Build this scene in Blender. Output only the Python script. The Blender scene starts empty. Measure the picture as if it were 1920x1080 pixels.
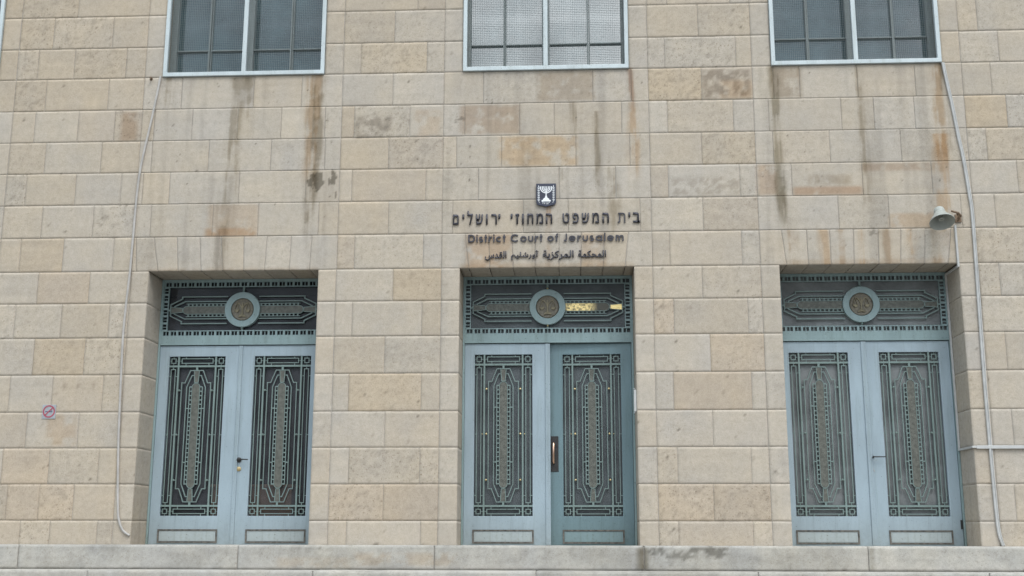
import bpy, bmesh, math, random
import numpy as np
from mathutils import Matrix, Vector
R = math.radians
random.seed(7)
C = bpy.context.scene.collection

# ------------------------------------------------------------------ camera
cam_d = bpy.data.cameras.new('camera')
cam_d.sensor_width = 36.0
cam_d.lens = 36.0 * 2160.15 / 1920.0
cam_d.clip_start = 0.1
cam_d.clip_end = 2000.0
cam = bpy.data.objects.new('camera', cam_d)
C.objects.link(cam)
right = Vector((0.99864351, 0.05204507, 0.00156531))
up = Vector((0.00924876, -0.20688974, 0.97832055))
fwd = Vector((-0.05124061, 0.97697899, 0.20709045))
m = Matrix(((right.x, up.x, -fwd.x, 0.2792), (right.y, up.y, -fwd.y, -12.8736),
            (right.z, up.z, -fwd.z, -0.1071), (0, 0, 0, 1)))
cam.matrix_world = m
bpy.context.scene.camera = cam

# ------------------------------------------------------------------ sky, sun, exposure
SUN_EL, SUN_AZ = 54.0, 152.0          # azimuth clockwise from +Y
world = bpy.data.worlds.new('World')
bpy.context.scene.world = world
world.use_nodes = True
nt = world.node_tree
nt.nodes.clear()
wo = nt.nodes.new('ShaderNodeOutputWorld')
bg = nt.nodes.new('ShaderNodeBackground')
bg.inputs['Strength'].default_value = 0.13
sky = nt.nodes.new('ShaderNodeTexSky')
sky.sky_type = 'NISHITA'
sky.sun_disc = False
sky.sun_elevation = R(SUN_EL)
sky.sun_rotation = R(SUN_AZ)
tc = nt.nodes.new('ShaderNodeTexCoord')
nz = nt.nodes.new('ShaderNodeTexNoise')
nz.inputs['Scale'].default_value = 6.5
nz.inputs['Detail'].default_value = 6.0
nz.inputs['Roughness'].default_value = 0.55
nt.links.new(tc.outputs['Generated'], nz.inputs['Vector'])
# a break of bright cloud low in the south, opposite the facade
dot = nt.nodes.new('ShaderNodeVectorMath'); dot.operation = 'DOT_PRODUCT'
dv = Vector((0.0, -1.0, 0.45)).normalized()
dot.inputs[1].default_value = dv
nt.links.new(tc.outputs['Generated'], dot.inputs[0])
mr = nt.nodes.new('ShaderNodeMapRange')
mr.interpolation_type = 'SMOOTHSTEP'
mr.inputs['From Min'].default_value = math.cos(R(10.5))
mr.inputs['From Max'].default_value = math.cos(R(4))
mr.inputs['To Min'].default_value = 0.0
mr.inputs['To Max'].default_value = 0.36
nt.links.new(dot.outputs['Value'], mr.inputs['Value'])
ad = nt.nodes.new('ShaderNodeMath'); ad.operation = 'ADD'
nt.links.new(nz.outputs['Fac'], ad.inputs[0])
nt.links.new(mr.outputs['Result'], ad.inputs[1])
ramp = nt.nodes.new('ShaderNodeValToRGB')
ramp.color_ramp.elements[0].position = 0.34
ramp.color_ramp.elements[0].color = (4.0, 5.0, 5.7, 1)
ramp.color_ramp.elements[1].position = 1.0
ramp.color_ramp.elements[1].color = (34, 35.5, 36, 1)
e = ramp.color_ramp.elements.new(0.62); e.color = (8.0, 8.7, 9.4, 1)
nt.links.new(ad.outputs[0], ramp.inputs['Fac'])
# overcast luminance: the zenith about three times the horizon
sxyz = nt.nodes.new('ShaderNodeSeparateXYZ'); nt.links.new(tc.outputs['Generated'], sxyz.inputs[0])
gr_ = nt.nodes.new('ShaderNodeMapRange'); gr_.inputs['To Min'].default_value = 0.20; gr_.inputs['To Max'].default_value = 2.7
nt.links.new(sxyz.outputs['Z'], gr_.inputs['Value'])
cl = nt.nodes.new('ShaderNodeVectorMath'); cl.operation = 'SCALE'
nt.links.new(ramp.outputs['Color'], cl.inputs[0]); nt.links.new(gr_.outputs['Result'], cl.inputs['Scale'])
mx = nt.nodes.new('ShaderNodeMixRGB')
mx.inputs['Fac'].default_value = 0.88
nt.links.new(sky.outputs['Color'], mx.inputs['Color1'])
nt.links.new(cl.outputs['Vector'], mx.inputs['Color2'])
nt.links.new(mx.outputs['Color'], bg.inputs['Color'])
nt.links.new(bg.outputs['Background'], wo.inputs['Surface'])

sun_d = bpy.data.lights.new('sun', 'SUN')
sun_d.energy = 1.3
sun_d.angle = R(24)
sun_d.color = (1.0, 0.955, 0.89)
sun = bpy.data.objects.new('sun', sun_d)
C.objects.link(sun)
sv = Vector((math.sin(R(SUN_AZ)) * math.cos(R(SUN_EL)), math.cos(R(SUN_AZ)) * math.cos(R(SUN_EL)), math.sin(R(SUN_EL))))
sun.rotation_euler = sv.to_track_quat('Z', 'Y').to_euler()
sun.location = (8, -14, 16)
vs = bpy.context.scene.view_settings
bpy.context.scene.display_settings.display_device = 'sRGB'
vs.view_transform = 'Standard'
vs.look = 'None'
vs.exposure = 0.30
vs.gamma = 1.0

# ------------------------------------------------------------------ numbers of the place
S = 3.6407                 # bay spacing
DOORS = [-S, 0.0, S]
FAR = -7.657                # centre of the outermost bay on the left
WINS = [FAR, -S, 0.0, S]
HEAD = 2.85                # underside of the door heads
SILL = -0.262              # landing level
DEPTH = 0.46               # depth of the door reveals
WB = 5.262                 # bottom of the window openings
TOP = 8.1
LEFT, RIGHT = -9.6, 7.6
GROUND = -1.76

# ------------------------------------------------------------------ noise in numpy
def _hash(ix, iy, s):
    h = (ix.astype(np.int64) * 374761393 + iy.astype(np.int64) * 668265263 + s * 1442695041) & 0xFFFFFFFF
    h = ((h ^ (h >> 13)) * 1274126177) & 0xFFFFFFFF
    h = h ^ (h >> 16)
    return (h & 0xFFFF) / 65535.0

def vnoise(x, y, s=0):
    ix, iy = np.floor(x), np.floor(y)
    fx, fy = x - ix, y - iy
    fx = fx * fx * (3 - 2 * fx); fy = fy * fy * (3 - 2 * fy)
    a = _hash(ix, iy, s); b = _hash(ix + 1, iy, s); c = _hash(ix, iy + 1, s); d = _hash(ix + 1, iy + 1, s)
    return (a * (1 - fx) + b * fx) * (1 - fy) + (c * (1 - fx) + d * fx) * fy

def fbm(x, y, s=0, o=4):
    r = 0; a = 0.5; t = 0
    for i in range(o):
        r = r + a * vnoise(x, y, s + i * 17); t += a
        x = x * 2.03 + 11.3; y = y * 2.03 + 5.7; a *= 0.55
    return r / t

def smooth(e0, e1, x):
    t = np.clip((x - e0) / (e1 - e0), 0, 1)
    return t * t * (3 - 2 * t)

# ------------------------------------------------------------------ materials
def new_mat(name):
    mt = bpy.data.materials.new(name); mt.use_nodes = True
    n = mt.node_tree.nodes; b = n['Principled BSDF']
    return mt, n, mt.node_tree.links, b

def noise_node(n, l, scale, detail=4, rough=0.55, coord='Object', stretch=None):
    t = n.new('ShaderNodeTexCoord'); z = n.new('ShaderNodeTexNoise')
    z.inputs['Scale'].default_value = scale; z.inputs['Detail'].default_value = detail; z.inputs['Roughness'].default_value = rough
    if stretch:
        mp = n.new('ShaderNodeMapping'); mp.inputs['Scale'].default_value = stretch
        l.new(t.outputs[coord], mp.inputs['Vector']); l.new(mp.outputs['Vector'], z.inputs['Vector'])
    else:
        l.new(t.outputs[coord], z.inputs['Vector'])
    return z

def ramp_node(n, l, src, p0, c0, p1, c1):
    r = n.new('ShaderNodeValToRGB')
    r.color_ramp.elements[0].position = p0; r.color_ramp.elements[0].color = (*c0, 1)
    r.color_ramp.elements[1].position = p1; r.color_ramp.elements[1].color = (*c1, 1)
    l.new(src, r.inputs['Fac']); return r

def mul(n, l, a, b, fac=1.0, kind='MULTIPLY'):
    x = n.new('ShaderNodeMixRGB'); x.blend_type = kind; x.inputs['Fac'].default_value = fac
    l.new(a, x.inputs['Color1'])
    if isinstance(b, tuple): x.inputs['Color2'].default_value = (*b, 1)
    else: l.new(b, x.inputs['Color2'])
    return x.outputs['Color']

def bump(n, l, b, src, strength, dist):
    p = n.new('ShaderNodeBump'); p.inputs['Strength'].default_value = strength; p.inputs['Distance'].default_value = dist
    l.new(src, p.inputs['Height']); l.new(p.outputs['Normal'], b.inputs['Normal'])

def simple(name, col, rough=0.5, metal=0.0, var=0.12, scale=14.0, spec=0.5, bumps=0.0):
    mt, n, l, b = new_mat(name)
    z = noise_node(n, l, scale, 5)
    lo = tuple(max(0, c * (1 - var)) for c in col); hi = tuple(min(1, c * (1 + var)) for c in col)
    r = ramp_node(n, l, z.outputs['Fac'], 0.3, lo, 0.7, hi)
    l.new(r.outputs['Color'], b.inputs['Base Color'])
    b.inputs['Roughness'].default_value = rough; b.inputs['Metallic'].default_value = metal
    b.inputs['Specular IOR Level'].default_value = spec
    if bumps: bump(n, l, b, z.outputs['Fac'], bumps, 0.01)
    return mt

def stone_mat(name):
    mt, n, l, b = new_mat(name)
    at = n.new('ShaderNodeAttribute'); at.attribute_name = 'tint'
    z = noise_node(n, l, 95, 5, 0.65)
    r = ramp_node(n, l, z.outputs['Fac'], 0.30, (0.87, 0.86, 0.84), 0.62, (1.05, 1.05, 1.05))
    c = mul(n, l, at.outputs['Color'], r.outputs['Color'])
    zp = noise_node(n, l, 46, 4, 0.62)
    pr = ramp_node(n, l, zp.outputs['Fac'], 0.585, (1, 1, 1), 0.66, (0.60, 0.57, 0.53))
    zs = noise_node(n, l, 17, 6, 0.68)
    sr = ramp_node(n, l, zs.outputs['Fac'], 0.36, (0.86, 0.85, 0.83), 0.62, (1.04, 1.04, 1.04))
    c = mul(n, l, c, sr.outputs['Color'], 0.6)
    x = n.new('ShaderNodeMixRGB'); x.blend_type = 'MULTIPLY'
    l.new(at.outputs['Alpha'], x.inputs['Fac']); l.new(c, x.inputs['Color1']); l.new(pr.outputs['Color'], x.inputs['Color2'])
    l.new(x.outputs['Color'], b.inputs['Base Color'])
    b.inputs['Roughness'].default_value = 0.86; b.inputs['Specular IOR Level'].default_value = 0.25
    z2 = noise_node(n, l, 38, 7, 0.7)
    bump(n, l, b, z2.outputs['Fac'], 0.32, 0.010)
    return mt

def paint_mat(name, col, dirt=(0.55, 0.52, 0.45), amount=0.35, rough=0.42):
    mt, n, l, b = new_mat(name)
    z = noise_node(n, l, 5.0, 6, 0.6, stretch=(1, 1, 0.35))
    r = ramp_node(n, l, z.outputs['Fac'], 0.36, tuple(c * 0.90 for c in col), 0.64, tuple(c * 1.04 for c in col))
    z2 = noise_node(n, l, 23, 6, 0.7)
    d = ramp_node(n, l, z2.outputs['Fac'], 0.60, (1, 1, 1), 0.74, dirt)
    c = mul(n, l, r.outputs['Color'], d.outputs['Color'], amount)
    z3 = noise_node(n, l, 16, 5, 0.7, stretch=(1, 1, 0.06))
    d3 = ramp_node(n, l, z3.outputs['Fac'], 0.52, (1, 1, 1), 0.70, (0.80, 0.80, 0.76))
    c = mul(n, l, c, d3.outputs['Color'], 0.8)
    z4 = noise_node(n, l, 60, 3, 0.6)
    d4 = ramp_node(n, l, z4.outputs['Fac'], 0.645, (1, 1, 1), 0.69, (0.45, 0.38, 0.30))
    c = mul(n, l, c, d4.outputs['Color'], 0.7)
    tco = n.new('ShaderNodeTexCoord'); sx = n.new('ShaderNodeSeparateXYZ'); l.new(tco.outputs['Object'], sx.inputs[0])
    ft = n.new('ShaderNodeMapRange'); ft.inputs['From Min'].default_value = 0.12; ft.inputs['From Max'].default_value = -0.27; l.new(sx.outputs['Z'], ft.inputs['Value'])
    fm = n.new('ShaderNodeMath'); fm.operation = 'MULTIPLY'; l.new(ft.outputs[0], fm.inputs[0]); l.new(z2.outputs['Fac'], fm.inputs[1])
    xg = n.new('ShaderNodeMixRGB'); xg.blend_type = 'MULTIPLY'; xg.inputs['Color2'].default_value = (0.70, 0.64, 0.55, 1)
    l.new(fm.outputs[0], xg.inputs['Fac']); l.new(c, xg.inputs['Color1']); c = xg.outputs['Color']
    l.new(c, b.inputs['Base Color'])
    b.inputs['Roughness'].default_value = rough
    bump(n, l, b, z2.outputs['Fac'], 0.06, 0.01)
    return mt

def glass_mat(name, tint, gloss_rough=0.04, ior=1.9, see=0.0, bumpy=0.0, bscale=60.0, base=(0.02, 0.024, 0.026), diff_rough=None):
    mt, n, l, b = new_mat(name)
    zd = noise_node(n, l, 2.2, 5, 0.6)
    rd = ramp_node(n, l, zd.outputs['Fac'], 0.32, tuple(q * 0.6 for q in base), 0.68, tuple(q * 1.45 for q in base))
    l.new(rd.outputs['Color'], b.inputs['Base Color'])
    b.inputs['Roughness'].default_value = gloss_rough
    b.inputs['IOR'].default_value = ior
    if bumpy:
        z = noise_node(n, l, bscale, 3, 0.5)
        bump(n, l, b, z.outputs['Fac'], bumpy, 0.01)
    if see > 0:
        out = n['Material Output']
        tr = n.new('ShaderNodeBsdfTransparent'); tr.inputs['Color'].default_value = (*tint, 1)
        mix = n.new('ShaderNodeMixShader'); mix.inputs['Fac'].default_value = see
        l.new(b.outputs['BSDF'], mix.inputs[1]); l.new(tr.outputs['BSDF'], mix.inputs[2])
        l.new(mix.outputs['Shader'], out.inputs['Surface'])
    return mt

M = {}
M['stone'] = stone_mat('limestone')
M['mortar'] = simple('mortar', (0.16, 0.145, 0.125), 0.95, var=0.35, scale=9)
M['paint'] = paint_mat('blue_door_paint', (0.322, 0.396, 0.440))
M['paint_old'] = paint_mat('old_teal_door_paint', (0.150, 0.226, 0.248), (0.42, 0.45, 0.42), 0.6, 0.38)
M['panel'] = paint_mat('pale_kick_panel_paint', (0.385, 0.44, 0.455), (0.6, 0.55, 0.45), 0.5)
M['panel_old'] = paint_mat('old_kick_panel_paint', (0.20, 0.285, 0.305), (0.5, 0.5, 0.45), 0.6)
M['transom_paint'] = paint_mat('teal_frame_paint', (0.255, 0.343, 0.348), (0.6, 0.55, 0.45), 0.4)
M['grille'] = paint_mat('grille_paint', (0.190, 0.255, 0.240), (0.5, 0.42, 0.3), 0.7, 0.45)
M['bronze'] = simple('dull_bronze', (0.128, 0.130, 0.112), 0.55, 0.35, 0.3, 26, bumps=0.3)
M['medal'] = simple('bronze_relief', (0.17, 0.15, 0.115), 0.5, 0.4, 0.28, 40, bumps=0.2)
M['relief'] = simple('bronze_painted_highlight', (0.21, 0.18, 0.115), 0.45, 0.3, 0.25, 40)  # paler than the disc: highlights on the raised scales put into the colour
M['brass'] = simple('polished_brass', (0.60, 0.46, 0.24), 0.38, 1.0, 0.12, 30)
M['copper'] = simple('worn_copper_handle', (0.72, 0.47, 0.34), 0.3, 1.0, 0.15, 30)
M['iron'] = simple('dark_iron', (0.045, 0.043, 0.042), 0.5, 0.5, 0.25, 30)
M['moulding'] = simple('worn_moulding', (0.11, 0.10, 0.085), 0.7, 0.0, 0.65, 22, bumps=0.3)
M['pane_clear'] = glass_mat('door_glass_clear', (0.85, 0.86, 0.88), 0.06, 1.5, 0.66, base=(0.105, 0.108, 0.118))
M['pane_mid'] = glass_mat('door_glass_textured', (1, 1, 1), 0.30, 1.5, 0, 0.5, 130, base=(0.072, 0.082, 0.087))
M['pane_pale'] = glass_mat('door_glass_obscure', (1, 1, 1), 0.42, 1.5, 0, 0.4, 130, base=(0.165, 0.172, 0.172))
M['win_glass'] = glass_mat('window_glass', (1, 1, 1), 0.03, 2.05, 0, 0.02, 3.0, base=(0.046, 0.078, 0.086))
M['win_paint'] = paint_mat('white_window_paint', (0.53, 0.585, 0.595), (0.6, 0.55, 0.48), 0.5, 0.4)
M['win_inner'] = paint_mat('grey_sash_paint', (0.255, 0.285, 0.28), (0.5, 0.5, 0.45), 0.5, 0.5)
M['wire'] = simple('screen_wire', (0.17, 0.195, 0.195), 0.55, 0.2, 0.12, 30)
M['dark'] = simple('dim_interior', (0.05, 0.048, 0.046), 0.9, var=0.2, scale=2)
M['letter'] = simple('dark_letter_metal', (0.055, 0.052, 0.062), 0.45, 0.3, 0.25, 30)
M['shield'] = simple('navy_enamel', (0.022, 0.026, 0.05), 0.3, 0, 0.15, 20)
M['white'] = simple('white_enamel', (0.82, 0.83, 0.84), 0.4, 0, 0.04, 20)
M['cable'] = simple('white_plastic_cable', (0.47, 0.465, 0.45), 0.5, 0, 0.12, 9)
M['cable_grey'] = simple('grey_plastic_cable', (0.42, 0.395, 0.37), 0.5, 0, 0.15, 9)
M['horn'] = simple('pale_grey_horn', (0.33, 0.34, 0.31), 0.5, 0, 0.12, 12)
M['rust'] = simple('rusty_steel', (0.19, 0.13, 0.085), 0.8, 0.2, 0.35, 30, bumps=0.3)
M['plate'] = simple('grey_sign_plate', (0.36, 0.38, 0.40), 0.4, 0.2, 0.1, 20)
M['red'] = simple('faded_red_print', (0.36, 0.07, 0.10), 0.5, 0, 0.15, 30)
M['navy'] = simple('faded_navy_print', (0.05, 0.05, 0.12), 0.5, 0, 0.15, 30)
M['wood'] = simple('brown_wood', (0.62, 0.37, 0.22), 0.6, 0, 0.2, 6)
M['paving'] = simple('stone_paving', (0.15, 0.145, 0.135), 0.9, 0, 0.2, 3, bumps=0.2)

# ------------------------------------------------------------------ mesh helpers
class MB:
    def __init__(s): s.v = []; s.f = []
    def add(s, vs, fs):
        o = len(s.v); s.v += [tuple(p) for p in vs]; s.f += [tuple(i + o for i in f) for f in fs]
    def box(s, x0, x1, y0, y1, z0, z1):
        s.add([(x0, y0, z0), (x1, y0, z0), (x1, y1, z0), (x0, y1, z0), (x0, y0, z1), (x1, y0, z1), (x1, y1, z1), (x0, y1, z1)],
              [(0, 1, 5, 4), (1, 2, 6, 5), (2, 3, 7, 6), (3, 0, 4, 7), (4, 5, 6, 7), (3, 2, 1, 0)])
    def loops(s, outer, inner, y0, y1):
        """solid between two closed xz loops of equal length, y0 front, y1 back"""
        n = len(outer)
        vs = [(x, y0, z) for x, z in outer] + [(x, y0, z) for x, z in inner] + [(x, y1, z) for x, z in outer] + [(x, y1, z) for x, z in inner]
        fs = []
        for i in range(n):
            j = (i + 1) % n
            fs += [(i, j, n + j, n + i), (2 * n + j, 2 * n + i, 3 * n + i, 3 * n + j), (j, i, 2 * n + i, 2 * n + j), (n + i, n + j, 3 * n + j, 3 * n + i)]
        s.add(vs, fs)
    def ring(s, x0, x1, z0, z1, w, y0, y1):
        o = [(x0, z0), (x1, z0), (x1, z1), (x0, z1)]
        ww = w if isinstance(w, tuple) else (w, w, w, w)      # left right bottom top
        i = [(x0 + ww[0], z0 + ww[2]), (x1 - ww[1], z0 + ww[2]), (x1 - ww[1], z1 - ww[3]), (x0 + ww[0], z1 - ww[3])]
        s.loops(o, i, y0, y1)
    def annulus(s, cx, cz, r0, r1, y0, y1, n=48):
        a = [(math.cos(2 * math.pi * k / n), math.sin(2 * math.pi * k / n)) for k in range(n)]
        s.loops([(cx + r1 * c, cz + r1 * d) for c, d in a], [(cx + r0 * c, cz + r0 * d) for c, d in a], y0, y1)
    def prism(s, poly, y0, y1):
        n = len(poly)
        s.add([(x, y0, z) for x, z in poly] + [(x, y1, z) for x, z in poly],
              [tuple(range(n)), tuple(range(2 * n - 1, n - 1, -1))] + [((i + 1) % n, i, n + i, n + (i + 1) % n) for i in range(n)])
    def strip(s, pts, w, y0, y1, closed=False):
        """mitred bar along an xz polyline"""
        P = [Vector(p) for p in pts]; n = len(P); L = []; Rr = []
        for i in range(n):
            if closed: a, b = P[i] - P[i - 1], P[(i + 1) % n] - P[i]
            else:
                a = P[i] - P[i - 1] if i else P[1] - P[0]
                b = P[i + 1] - P[i] if i < n - 1 else P[-1] - P[-2]
            a.normalize(); b.normalize()
            na, nb = Vector((-a.y, a.x)), Vector((-b.y, b.x))
            mt = (na + nb).normalized(); k = w / 2 / max(0.35, mt.dot(na))
            L.append(P[i] + mt * k); Rr.append(P[i] - mt * k)
        vs = [(p.x, y0, p.y) for p in L] + [(p.x, y0, p.y) for p in Rr] + [(p.x, y1, p.y) for p in L] + [(p.x, y1, p.y) for p in Rr]
        fs = []
        for i in range(n if closed else n - 1):
            j = (i + 1) % n
            fs += [(i, j, n + j, n + i)[::-1], (2 * n + i, 2 * n + j, 3 * n + j, 3 * n + i), (i, j, 2 * n + j, 2 * n + i), (n + j, n + i, 3 * n + i, 3 * n + j)]
        if not closed: fs += [(0, n, 3 * n, 2 * n), (n - 1, 3 * n - 1, 4 * n - 1, 2 * n - 1)]
        s.add(vs, fs)
    def tube(s, pts, r, n=8):
        P = [Vector(p) for p in pts]; o = len(s.v); prev = None
        for i, p in enumerate(P):
            t = (P[min(i + 1, len(P) - 1)] - P[max(i - 1, 0)]).normalized()
            if prev is None:
                prev = t.orthogonal().normalized()
            u = (prev - t * prev.dot(t)).normalized(); w = t.cross(u); prev = u
            rr = r[i] if isinstance(r, (list, tuple)) else r
            for k in range(n):
                a = 2 * math.pi * k / n
                s.v.append(tuple(p + (u * math.cos(a) + w * math.sin(a)) * rr))
        for i in range(len(P) - 1):
            for k in range(n):
                a, b = o + i * n + k, o + i * n + (k + 1) % n
                s.f.append((a, b, b + n, a + n))
        s.f.append(tuple(o + k for k in range(n))[::-1]); e = o + (len(P) - 1) * n
        s.f.append(tuple(e + k for k in range(n)))
    def lathe(s, prof, c, axis, n=32):
        """prof: list of (distance along axis, radius)"""
        ax = Vector(axis).normalized(); u = ax.orthogonal().normalized(); w = ax.cross(u); c = Vector(c); o = len(s.v)
        for d, r in prof:
            for k in range(n):
                a = 2 * math.pi * k / n
                s.v.append(tuple(c + ax * d + (u * math.cos(a) + w * math.sin(a)) * r))
        for i in range(len(prof) - 1):
            for k in range(n):
                a, b = o + i * n + k, o + i * n + (k + 1) % n
                s.f.append((a, b, b + n, a + n))
    def ball(s, c, r, n=10):
        s.lathe([(-r * math.cos(math.pi * k / 6), max(1e-4, r * math.sin(math.pi * k / 6))) for k in range(7)], c, (0, -1, 0), n)
    def mesh(s, name):
        me = bpy.data.meshes.new(name); me.from_pydata(s.v, [], s.f)
        bm = bmesh.new(); bm.from_mesh(me)
        bmesh.ops.recalc_face_normals(bm, faces=bm.faces); bm.to_mesh(me); bm.free()
        return me

def smooth_mesh(me, ang=35):
    me.polygons.foreach_set('use_smooth', [True] * len(me.polygons))
    try: me.set_sharp_from_angle(angle=R(ang))
    except Exception: pass

def put(name, data, mat, parent=None, sm=False, bev=0.0, loc=None):
    me = data.mesh(name) if isinstance(data, MB) else data
    if mat and not me.materials: me.materials.append(mat)
    if sm: smooth_mesh(me)
    o = bpy.data.objects.new(name, me); C.objects.link(o)
    if parent:
        o.parent = parent
        if loc is None and parent.type == 'EMPTY':
            o.matrix_parent_inverse = Matrix.Translation(-parent.location)
    if loc is not None: o.location = loc
    if bev:
        md = o.modifiers.new('edge_wear', 'BEVEL'); md.width = bev; md.segments = 2; md.limit_method = 'ANGLE'; md.angle_limit = R(40)
    return o

def thing(name, label, cat, loc=(0, 0, 0), group=None):
    o = bpy.data.objects.new(name, None); C.objects.link(o); o.location = loc; o.empty_display_size = 0.2
    return tag(o, label, cat, group)

def tag(o, label, cat, group=None):
    o['label'] = label; o['category'] = cat
    if group: o['group'] = group
    return o

# ------------------------------------------------------------------ stains of the facade (they belong to the stone)
def streak(X, Z, path, w, z0, z1, col, k, s):
    """path: [(z, x)...] from top to bottom"""
    zz = [p[0] for p in path][::-1]; xx = [p[1] for p in path][::-1]
    xc = np.interp(Z, zz, xx) + (fbm(X * 0 + 3.1 * s, Z * 2.2, s, 3) - 0.5) * 0.05
    ww = w * (0.65 + 0.8 * fbm(X * 0 + s, Z * 3.5, s + 3, 3))
    a = np.exp(-((X - xc) / ww) ** 2) * smooth(z0 - 0.35, z0 + 0.25, Z) * (Z < z1)
    a = a * (0.30 + 1.15 * smooth(0.38, 0.60, fbm(X * 30, Z * 1.3, s + 9, 4))) * (0.35 + 1.2 * smooth(0.3, 0.65, fbm(X * 6, Z * 5, s + 21, 4)))
    return np.clip(a * k, 0, 1), col

def blotch(X, Z, x0, x1, z0, z1, col, k, s, hard=0.55, fx=9, fz=9):
    e = 0.04
    a = smooth(x0 - e, x0 + e, X) * smooth(x1 + e, x1 - e, X) * smooth(z0 - e * .6, z0 + e * .6, Z) * smooth(z1 + e * .6, z1 - e * .6, Z)
    if max(col) < 0.3:                     # growths are rounded, not cut to the block
        q = ((X - (x0 + x1) / 2) / ((x1 - x0) * 0.56)) ** 2 + ((Z - (z0 + z1) / 2) / ((z1 - z0) * 0.60)) ** 2
        a = smooth(1.25, 0.25, q)
        return np.clip(smooth(0.80, 0.90, a * 0.34 + fbm(X * fx, Z * fz, s, 5)) * k, 0, 1), col
    nn = fbm(X * fx, Z * fz, s, 5)
    return np.clip(a * smooth(hard - 0.22, hard + 0.10, nn) * k, 0, 1), col

GREYBROWN = (0.53, 0.49, 0.41); DARK = (0.42, 0.38, 0.30); RUST = (0.68, 0.52, 0.35); BLACK = (0.27, 0.26, 0.23); TAN = (0.86, 0.68, 0.50)
def stains(X, Z, c):
    L = []
    a = L.append
    # left bay
    a(streak(X, Z, [(5.26, -3.68), (4.4, -3.72), (3.3, -3.80)], 0.070, 3.35, 5.26, GREYBROWN, 1.25, 1))
    a(streak(X, Z, [(5.26, -3.66), (2.9, -3.80)], 0.10, 2.75, 3.4, (0.62, 0.60, 0.57), 0.9, 2))
    a(streak(X, Z, [(5.26, -3.56), (4.6, -3.56)], 0.05, 4.75, 5.26, GREYBROWN, 0.9, 3))
    a(streak(X, Z, [(5.26, -2.765), (4.3, -2.775), (3.3, -2.80)], 0.065, 4.15, 5.27, RUST, 1.4, 4))
    a(streak(X, Z, [(5.26, -2.71), (4.3, -2.73), (3.2, -2.80)], 0.050, 3.5, 5.27, DARK, 1.6, 5))
    a(streak(X, Z, [(4.8, -2.84), (4.4, -2.85)], 0.018, 4.45, 4.85, DARK, 1.0, 6))
    a(streak(X, Z, [(5.26, -4.55), (4.9, -4.58)], 0.07, 5.0, 5.27, GREYBROWN, 0.8, 7))
    a(blotch(X, Z, -2.86, -2.60, 3.80, 4.06, (0.2, 0.19, 0.16), 1.3, 8, 0.50, 20, 12))
    a(blotch(X, Z, -2.58, -2.44, 3.69, 4.07, (0.2, 0.19, 0.16), 1.3, 9, 0.46, 22, 12))
    a(blotch(X, Z, -3.98, -3.38, 3.28, 3.66, TAN, 0.55, 10, 0.4))
    a(blotch(X, Z, -4.0, -3.40, 3.27, 3.37, (0.78, 0.56, 0.37), 0.9, 11, 0.44))
    # center bay
    a(blotch(X, Z, -0.10, 0.58, 4.88, 5.25, (0.70, 0.62, 0.53), 0.85, 20, 0.40))
    a(blotch(X, Z, -1.02, -0.31, 4.48, 4.84, (0.68, 0.56, 0.46), 0.9, 21, 0.40))
    a(blotch(X, Z, -0.55, 0.37, 4.08, 4.44, (0.90, 0.70, 0.47), 0.8, 22, 0.46))
    a(blotch(X, Z, -1.1, -0.95, 4.6, 4.72, BLACK, 0.8, 23, 0.5, 16, 16))
    a(streak(X, Z, [(4.8, 0.60), (4.0, 0.61)], 0.028, 3.98, 4.75, DARK, 1.4, 24))
    a(streak(X, Z, [(5.26, 1.00), (4.9, 1.02)], 0.025, 4.87, 5.27, (0.5, 0.34, 0.25), 1.5, 25))
    a(streak(X, Z, [(4.85, 1.02), (4.3, 1.03)], 0.06, 4.1, 4.85, TAN, 1.1, 26))
    a(streak(X, Z, [(4.85, 0.32), (4.55, 0.33)], 0.035, 4.5, 4.86, GREYBROWN, 0.9, 27))
    a(streak(X, Z, [(4.1, 0.03), (3.0, 0.02)], 0.022, 2.95, 3.6, (0.74, 0.52, 0.36), 1.2, 28))
    a(streak(X, Z, [(4.1, 0.78), (3.2, 0.79)], 0.06, 3.3, 4.06, GREYBROWN, 0.7, 29))
    a(streak(X, Z, [(4.1, 0.16), (3.8, 0.16)], 0.02, 3.8, 4.06, DARK, 0.8, 31))
    a(blotch(X, Z, -0.93, -0.40, 2.86, 3.26, (0.90, 0.70, 0.52), 0.9, 32, 0.36))
    a(blotch(X, Z, 0.40, 0.68, 2.86, 3.26, (0.90, 0.72, 0.54), 0.7, 33, 0.40))
    # right bay
    a(streak(X, Z, [(5.26, 2.68), (4.4, 2.69), (3.6, 2.71)], 0.040, 3.55, 5.27, (0.40, 0.37, 0.28), 1.6, 40))
    a(streak(X, Z, [(3.9, 2.72), (3.2, 2.74)], 0.05, 3.3, 3.9, (0.62, 0.60, 0.56), 0.8, 41))
    a(streak(X, Z, [(5.26, 3.66), (3.2, 3.69)], 0.042, 4.05, 5.27, GREYBROWN, 1.15, 42))
    a(streak(X, Z, [(4.2, 3.68), (3.2, 3.69)], 0.06, 3.2, 4.1, (0.68, 0.65, 0.60), 0.8, 43))
    a(streak(X, Z, [(5.26, 4.56), (4.4, 4.55), (3.4, 4.54)], 0.052, 4.0, 5.27, RUST, 1.3, 44))
    a(streak(X, Z, [(4.5, 4.54), (3.3, 4.52)], 0.07, 3.3, 4.4, TAN, 1.0, 45))
    a(streak(X, Z, [(5.26, 4.62), (4.4, 4.66)], 0.02, 4.4, 5.27, DARK, 0.9, 46))
    a(blotch(X, Z, 2.64, 3.0, 4.87, 5.25, (0.55, 0.48, 0.40), 0.8, 47, 0.45, 11, 5))
    a(blotch(X, Z, 2.84, 3.62, 3.68, 3.78, (0.74, 0.54, 0.40), 0.95, 48, 0.34))
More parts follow.
